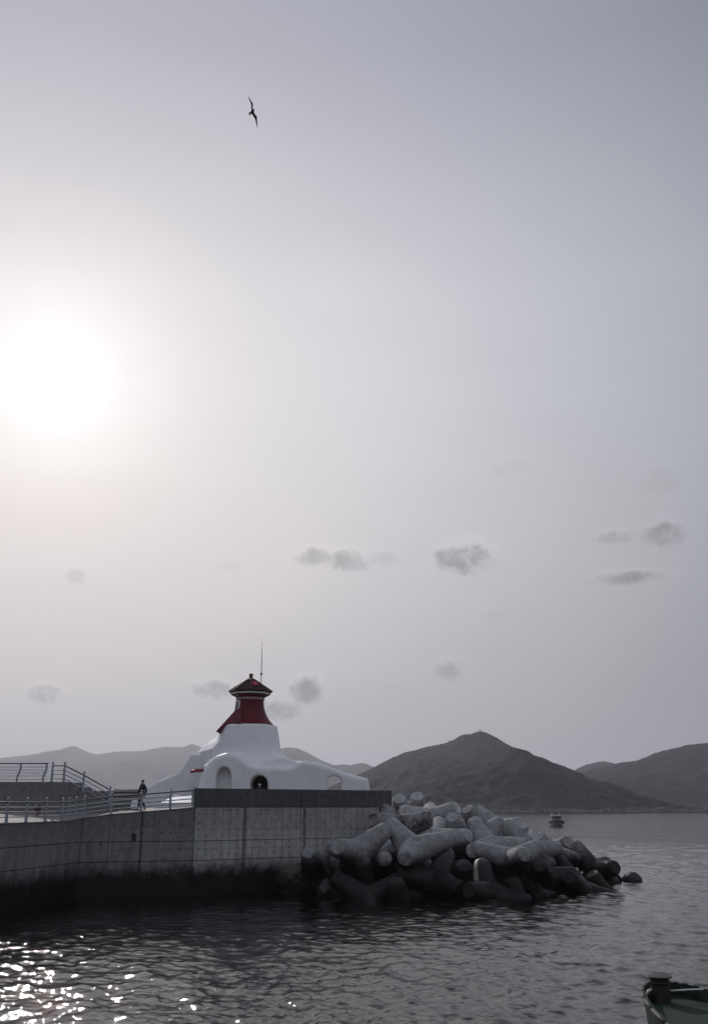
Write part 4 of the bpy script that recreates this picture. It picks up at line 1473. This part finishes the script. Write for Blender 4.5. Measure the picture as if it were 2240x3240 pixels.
def person(label, foot, rotz, height, walk=True, cap=None):
    root = empty('person', foot)
    tag(root, label, 'person')
    s = height / 1.74
    M = Matrix.Translation(foot) @ Matrix.Rotation(rotz, 4, 'Z') @ Matrix.Scale(s, 4)
    f = 1.0 if walk else 0.06
    pel, spi, che, nec = (0, 0, .95), (0, -.01, 1.14), (0, -.02, 1.34), (0, -.015, 1.47)
    hb, hm, ht = (0, -.03, 1.55), (0, -.035, 1.63), (0, -.02, 1.71)
    shL, elL, wrL = (.185, -.01, 1.41), (.245, .03 + .10 * f, 1.15), (.245, .02 + .05 * f, .90)
    shR, elR, wrR = (-.185, -.01, 1.41), (-.245, .03 - .08 * f, 1.15), (-.24, -.06 - .16 * f, .92)
    hpL, knL, anL, toL = (.09, 0, .90), (.10, -.05 - .16 * f, .50), (.10, -.02 - .26 * f, .085), (.11, -.16 - .28 * f, .035)
    hpR, knR, anR, toR = (-.09, 0, .90), (-.10, -.05 + .06 * f, .49), (-.10, -.02 + .36 * f, .10 + .03 * f), (-.11, -.16 + .36 * f, .035)
    N = [(pel, (.145, .105)), (spi, (.135, .10)), (che, (.155, .11)), (nec, .058), (hb, (.068, .078)), (hm, (.076, .096)), (ht, (.058, .068)),
         (shL, .062), (elL, .046), (wrL, .032), (shR, .062), (elR, .046), (wrR, .032), (hpL, .092), (knL, .06), (anL, .042), (toL, .036), (hpR, .092), (knR, .06), (anR, .042), (toR, .036)]
    E = [(0, 1), (1, 2), (2, 3), (3, 4), (4, 5), (5, 6), (2, 7), (7, 8), (8, 9), (2, 10), (10, 11), (11, 12), (0, 13), (13, 14), (14, 15), (15, 16), (0, 17), (17, 18), (18, 19), (19, 20)]
    # palms and five fingers a hand
    for wr, sgn, w in ((wrL, 1, 9), (wrR, -1, 12)):
        x, y, z = wr
        N.append(((x, y - .015, z - .075), (.020, .038)))
        pi = len(N) - 1
        E.append((w, pi))
        for k, (dy, ln) in enumerate(((-.032, .072), (-.011, .082), (.011, .077), (.031, .06))):
            N.append(((x - .004 * sgn, y - .015 + dy, z - .115), .0095))
            N.append(((x - .016 * sgn, y - .018 + dy, z - .115 - ln * .55), .009))
            N.append(((x - .034 * sgn, y - .020 + dy, z - .115 - ln), .0075))
            b = len(N) - 3
            E += [(pi, b), (b, b + 1), (b + 1, b + 2)]
        N.append(((x - .012 * sgn, y - .060, z - .085), .010))
        N.append(((x - .020 * sgn, y - .072, z - .125), .0085))
        b = len(N) - 2
        E += [(pi, b), (b, b + 1)]
    body = skin_mesh('body', N, E, M_SKIN, root, 2)
    bm = bmesh.new()
    bm.from_mesh(body)
    bpy.data.meshes.remove(body)
    # nose, ears, brow and mouth on the same body
    ball(bm, (0, -.135, 1.622), .017, 8, 6, (.8, 1.1, 1.3))
    for sx in (-1, 1):
        ball(bm, (sx * .078, -.03, 1.63), .026, 8, 6, (.4, .8, 1.25))
        ball(bm, (sx * .032, -.121, 1.648), .012, 8, 6, (1.2, .5, .8))
    ball(bm, (0, -.122, 1.582), .02, 8, 6, (1.3, .5, .35))
    bmesh.ops.transform(bm, matrix=M, verts=bm.verts)
    bm_obj('body', bm, M_SKIN, root, True)
    def cloth(name, N, E, mat):
        me = skin_mesh(name, N, E, mat, root, 2, M)
        return mesh_obj(name, me, mat, root)
    cloth('jacket', [((0, 0, .88), (.20, .150)), ((0, 0, 1.0), (.185, .135)), (spi, (.175, .135)), (che, (.195, .145)), ((0, -.015, 1.455), (.085, .085)), ((0, -.018, 1.50), (.078, .082)),
                     (shL, .09), (elL, .072), ((wrL[0], wrL[1], wrL[2] + .03), .058), (shR, .09), (elR, .072), ((wrR[0], wrR[1], wrR[2] + .03), .058)],
          [(0, 1), (1, 2), (2, 3), (3, 4), (4, 5), (3, 6), (6, 7), (7, 8), (3, 9), (9, 10), (10, 11)], M_NAVY)
    cloth('trousers', [((0, 0, .98), (.155, .12)), (pel, (.165, .125)), (hpL, .115), (knL, .085), ((anL[0], anL[1], anL[2] + .0), .07), (hpR, .115), (knR, .085), (anR, .07)],
          [(0, 1), (1, 2), (2, 3), (3, 4), (1, 5), (5, 6), (6, 7)], M_TROUS)
    for an, to in ((anL, toL), (anR, toR)):
        cloth('shoe', [((an[0], an[1] + .05, .045), (.045, .04)), ((an[0], an[1] - .03, .05), (.05, .045)), ((to[0], to[1], .035), (.045, .032)), ((to[0], to[1] - .05, .03), (.03, .024))], [(0, 1), (1, 2), (2, 3)], M_SHOE)
    bm = bmesh.new()
    if cap:
        ball(bm, (0, -.022, 1.675), .098, 14, 10, (.92, 1.12, .80))
        ball(bm, (0, -.125, 1.668), .07, 12, 6, (1, .9, .14))
        nm, mt = 'cap', cap
    else:
        ball(bm, (0, -.008, 1.665), .095, 14, 10, (.90, 1.08, .88))
        nm, mt = 'hair', M_HAIR
    bmesh.ops.transform(bm, matrix=M, verts=bm.verts)
    bm_obj(nm, bm, mt, root, True)
    return root

fp = at(448, 2561, 60.9)
wz = 4.84
person('man in a dark jacket and black trousers walking left on the quay behind the railing', Vector((fp.x, fp.y, wz)), math.radians(-48), 1.76, True)
hp = at(822.5, 2481, 68.4)
person('person in a white cap seen as a head in front of the dark lighthouse doorway', Vector((hp.x, hp.y, 4.96)), math.radians(-40), hp.z - 4.96 + .02, False, M_CAP)

# ------------------------------------------------------------------ gull
def gull():
    c0 = at(798.5, 354, 32)
    k = 38.6 / F
    d = (c0 - Vector((0, 0, H))).normalized()
    e1 = Vector((1, 0, 0))
    e1 = (e1 - d * e1.dot(d)).normalized()
    e2 = e1.cross(d).normalized()
    if e2.z < 0:
        e2 = -e2
    def P(x, y, w=0.0):                       # zoomed survey units, w metres along the line of sight
        return c0 + e1 * ((740 + x / 13.3 - 798.5) * k) - e2 * ((280 + y / 13.3 - 354) * k) + d * w
    bm = bmesh.new()
    def wing(st):
        rings = []
        for (lx, ly), (tx, ty), w, th in st:
            a, b = P(lx, ly, w), P(tx, ty, w + .01)
            R = []
            for f, s in ((0, 0), (.25, 1), (.6, .8), (1, .1), (.6, -.5), (.25, -.8)):
                R.append(bm.verts.new(a.lerp(b, f) + d * (-s * th)))
            rings.append(R)
        for A, B in zip(rings[:-1], rings[1:]):
            for i in range(6):
                bm.faces.new((A[i], A[(i + 1) % 6], B[(i + 1) % 6], B[i]))
        bm.faces.new(rings[0][::-1])
        bm.faces.new(rings[-1])
    wing([((812, 930), (742, 960), 0, .02), ((812, 860), (746, 900), -.01, .018), ((812, 770), (746, 790), -.05, .016), ((822, 685), (742, 700), -.09, .014), ((800, 630), (728, 635), -.10, .011), ((745, 545), (690, 555), -.08, .008), ((690, 468), (655, 478), -.05, .006), ((645, 405), (632, 418), -.02, .004), ((611, 352), (609, 358), 0, .002)])
    wing([((850, 970), (745, 1060), 0, .02), ((860, 1020), (775, 1085), -.01, .018), ((900, 1085), (820, 1160), -.05, .016), ((955, 1150), (870, 1240), -.09, .014), ((968, 1200), (898, 1290), -.10, .011), ((973, 1300), (912, 1360), -.08, .008), ((972, 1400), (925, 1440), -.05, .006), ((968, 1520), (942, 1540), -.02, .004), ((962, 1618), (956, 1620), 0, .002)])
    # body: tail at lower left, head upper right, running away along the line of sight
    axis = [(648, 1075, .17, .004), (668, 1062, .13, .020), (700, 1030, .09, .036), (745, 1000, .04, .050), (790, 965, 0, .058), (818, 935, -.06, .050), (836, 910, -.11, .034), (846, 898, -.14, .030), (852, 892, -.17, .022), (858, 888, -.20, .008)]
    prev = None
    for x, y, w, r in axis:
        p = P(x, y, w)
        ring = [bm.verts.new(p + e1 * r * math.cos(2 * math.pi * i / 10) * .9 + e2 * r * math.sin(2 * math.pi * i / 10)) for i in range(10)]
        if prev:
            for i in range(10):
                bm.faces.new((prev[i], prev[(i + 1) % 10], ring[(i + 1) % 10], ring[i]))
        prev = ring
    bm.faces.new(prev)
    # fan of the tail
    tl = [P(700, 1010, .08), P(640, 998, .17), P(632, 1050, .18), P(640, 1105, .18), P(660, 1142, .17), P(705, 1065, .08)]
    prism(bm, tl, d * -.004, d * .004)
    bmesh.ops.recalc_face_normals(bm, faces=bm.faces)
    o = bm_obj('gull', bm, M_FEATHER, None, True, 50)
    tag(o, 'dark gull gliding high in the sky with wings spread', 'bird')
gull()

# ------------------------------------------------------------------ ferry far out
def ferry():
    c = at(1760, 2614.5, 1.0)
    Dv = 282.0
    c = at(1760.5, 2614.6, Dv)
    root = empty('ferry_boat', (c.x, c.y, 0.0))
    tag(root, 'small white passenger boat heading to the quay on the open water', 'boat')
    O = Vector((c.x, c.y, 0))
    k = 1.0
    # hull, bow towards the camera
    secs = [(-6.5, .02, 1.75), (-6.0, .55, 1.72), (-5.0, 1.15, 1.62), (-3.0, 1.65, 1.5), (0, 1.85, 1.42), (5, 1.8, 1.40), (6.5, 1.7, 1.4)]
    bm = bmesh.new()
    R = []
    for y, w, zt in secs:
        R.append([bm.verts.new(O + Vector((sx * w * f, y * 1.0 + (1 - f) * .0, z))) for sx, f, z in ((-1, .55, -.4), (-1, .86, .25), (-1, 1.0, zt * .62), (-1, 1.05, zt), (1, 1.05, zt), (1, 1.0, zt * .62), (1, .86, .25), (1, .55, -.4))])
    for A, B in zip(R[:-1], R[1:]):
        for i in range(7):
            bm.faces.new((A[i], A[i + 1], B[i + 1], B[i]))
    bm.faces.new(R[0])
    bm.faces.new(R[-1][::-1])
    bmesh.ops.recalc_face_normals(bm, faces=bm.faces)
    bm_obj('hull', bm, M_HULL, root)
    # rubbing strake
    bm = bmesh.new()
    for sx in (-1, 1):
        pts = [O + Vector((sx * (w * 1.05 + .05), y - .06, zt - .16)) for y, w, zt in secs]
        path_tube(bm, pts, .17, 8)
    bm_obj('rubbing_strake', bm, M_BLACKR, root, True)
    for sx in (-1, 1):
        for yy in (-2.0, 1.5, 5.0):
            bm = bmesh.new()
            pc = O + Vector((sx * 2.05, yy, .98))
            for i in range(12):
                a0, a1 = 2 * math.pi * i / 12, 2 * math.pi * (i + 1) / 12
                tube(bm, pc + Vector((0, .28 * math.cos(a0), .28 * math.sin(a0))), pc + Vector((0, .28 * math.cos(a1), .28 * math.sin(a1))), .11, n=6)
            bm_obj('tyre_fender', bm, M_BLACKR, root, True)
    bm = bmesh.new()
    box(bm, O + Vector((0, 1.3, 2.05)), (2.75, 8.0, 1.35), 0, .12)
    bm_obj('cabin', bm, M_GREYP, root)
    bm = bmesh.new()
    box(bm, O + Vector((0, 1.2, 2.80)), (3.0, 8.6, .16), 0, .05)
    bm_obj('roof', bm, M_GREYP, root)
    for sx in (-.82, 0, .82):
        bm = bmesh.new()
        box(bm, O + Vector((sx, -2.705, 2.22)), (.66, .03, .66), 0, .0)
        bm_obj('window', bm, M_GLASS, root)
    for sx in (-1, 1):
        for yy in (-1.6, -.2, 1.2, 2.6, 4.0):
            bm = bmesh.new()
            box(bm, O + Vector((sx * 1.38, yy, 2.25)), (.03, 1.0, .6), 0, .0)
            bm_obj('window', bm, M_GLASS, root)
    bm = bmesh.new()
    tube(bm, O + Vector((0, -.2, 2.8)), O + Vector((0, -.1, 5.1)), .07, .03, 8)
    tube(bm, O + Vector((-.5, -.15, 3.7)), O + Vector((.4, -.15, 3.7)), .035, n=6)
    tube(bm, O + Vector((-.28, -.25, 4.1)), O + Vector((.1, -.15, 4.1)), .035, n=6)
    box(bm, O + Vector((-.33, -.28, 4.28)), (.34, .3, .20), 0, .04)
    box(bm, O + Vector((-.30, -.28, 3.86)), (.26, .3, .18), 0, .04)
    bm_obj('mast', bm, M_METAL_D, root)
    for sx in (-1.2, .95):
        bm = bmesh.new()
        ball(bm, O + Vector((sx, -1.4, 3.16)), .26, 12, 8, (1, 1, .8))
        tube(bm, O + Vector((sx, -1.4, 2.8)), O + Vector((sx, -1.4, 3.1)), .08, n=8)
        bm_obj('radar_dome', bm, M_WHITEP, root, True)
    for sx in (-1, 1):
        bm = bmesh.new()
        for yy, w, zt in ((-6.1, .5, 1.72), (-5, 1.15, 1.62), (-3.6, 1.5, 1.53)):
            tube(bm, O + Vector((sx * w, yy, zt)), O + Vector((sx * w, yy, zt + .65)), .025, n=6)
        path_tube(bm, [O + Vector((sx * w, yy, zt + .65)) for yy, w, zt in ((-6.1, .5, 1.72), (-5, 1.15, 1.62), (-3.6, 1.5, 1.53))], .025, 6)
        bm_obj('bow_rail', bm, M_METAL, root)
    a = math.atan2(c.x, c.y)
    root.rotation_euler = (0, 0, -a * 0.9)
    return O
FO = ferry()

# ------------------------------------------------------------------ moored green boat at the lower right
def green_boat():
    root = empty('moored_boat', (7.0, 15.5, 0))
    tag(root, 'green bow of a moored boat with a black bitt in the lower right corner', 'boat')
    tip = at(2088, 3103, 18.95)
    zg = tip.z
    W2, LN = 1.05, 5.2
    def half(t):                                # 0 at the tip, 1 amidships
        return W2 * math.sqrt(max(0, 1 - (1 - t) ** 2.0))
    ts = [0, .004, .015, .035, .07, .12, .2, .32, .48, .68, .85, 1.0]
    bm = bmesh.new()
    R = []
    for t in ts:
        y = tip.y - t * LN
        w = half(t)
        up = .0
        R.append([bm.verts.new(Vector((tip.x + sx * w * f, y - (1 - f) * .5, z))) for sx, f, z in ((-1, .5, -.5), (-1, .8, .5), (-1, 1, zg), (-1, .95, zg), (-1, .93, zg - .22), (1, .93, zg - .22), (1, .95, zg), (1, 1, zg), (1, .8, .5), (1, .5, -.5))])
    for A, B in zip(R[:-1], R[1:]):
        for i in range(9):
            bm.faces.new((A[i], A[i + 1], B[i + 1], B[i]))
    bm.faces.new(R[-1][::-1])
    bmesh.ops.remove_doubles(bm, verts=bm.verts, dist=.002)
    bmesh.ops.recalc_face_normals(bm, faces=bm.faces)
    bm_obj('hull', bm, M_GREEN, root)
    bm = bmesh.new()
    for sx in (-1, 1):
        path_tube(bm, [Vector((tip.x + sx * half(t) * 1.0, tip.y - t * LN, zg - .02)) for t in ts], .03, 8)
    bm_obj('rubbing_strake', bm, M_BLACKR, root, True)
    b = at(2083.5, 3088, 18.25)
    bc = Vector((b.x, b.y, 0))
    zt = b.z
    prof = [(.165, zg - .22), (.165, zt - .125), (.195, zt - .118), (.208, zt - .10), (.205, zt - .082), (.165, zt - .075), (.165, zt - .035), (.21, zt - .022), (.222, zt - .01), (.215, zt + .004), (.12, zt + .016), (0, zt + .02)]
    bm = bmesh.new()
    lathe(bm, prof, bc, 28)
    bm_obj('mooring_bitt', bm, M_RUSTY, root, True, 40)
    bm = bmesh.new()
    q = bc + Vector((-.26, -.10, zg - .22))
    path_tube(bm, [q + Vector((0, 0, 0)), q + Vector((-.03, 0, .12)), q + Vector((.02, 0, .19)), q + Vector((.08, .02, .20))], .022, 8)
    bm_obj('fairlead', bm, M_WHITEP, root, True)
    bm = bmesh.new()
    path_tube(bm, [bc + Vector((.17, .0, zg - .05)), bc + Vector((.45, -.02, zg - .03)), bc + Vector((.95, -.1, zg + .0))], .014, 6)
    bm_obj('mooring_line', bm, M_CAP, root, True)
green_boat()

# ------------------------------------------------------------------ haze over the bay
def haze():
    m = bpy.data.materials.new('sea_haze')
    m.use_nodes = True
    nt = m.node_tree
    nt.nodes.clear()
    out = nt.nodes.new('ShaderNodeOutputMaterial')
    v = nt.nodes.new('ShaderNodeVolumePrincipled')
    v.inputs['Color'].default_value = (.79, .81, .90, 1)
    v.inputs['Density'].default_value = HAZE
    v.inputs['Anisotropy'].default_value = 0.35
    nt.links.new(v.outputs[0], out.inputs['Volume'])
    bm = bmesh.new()
    box(bm, (0, 500, 297.5), (36000, 36000, 615))
    o = bm_obj('haze', bm, m)
    tag(o, kind='stuff')
    o['label'] = 'pale sea haze over the whole bay'
HAZE = 1.2e-4
haze()
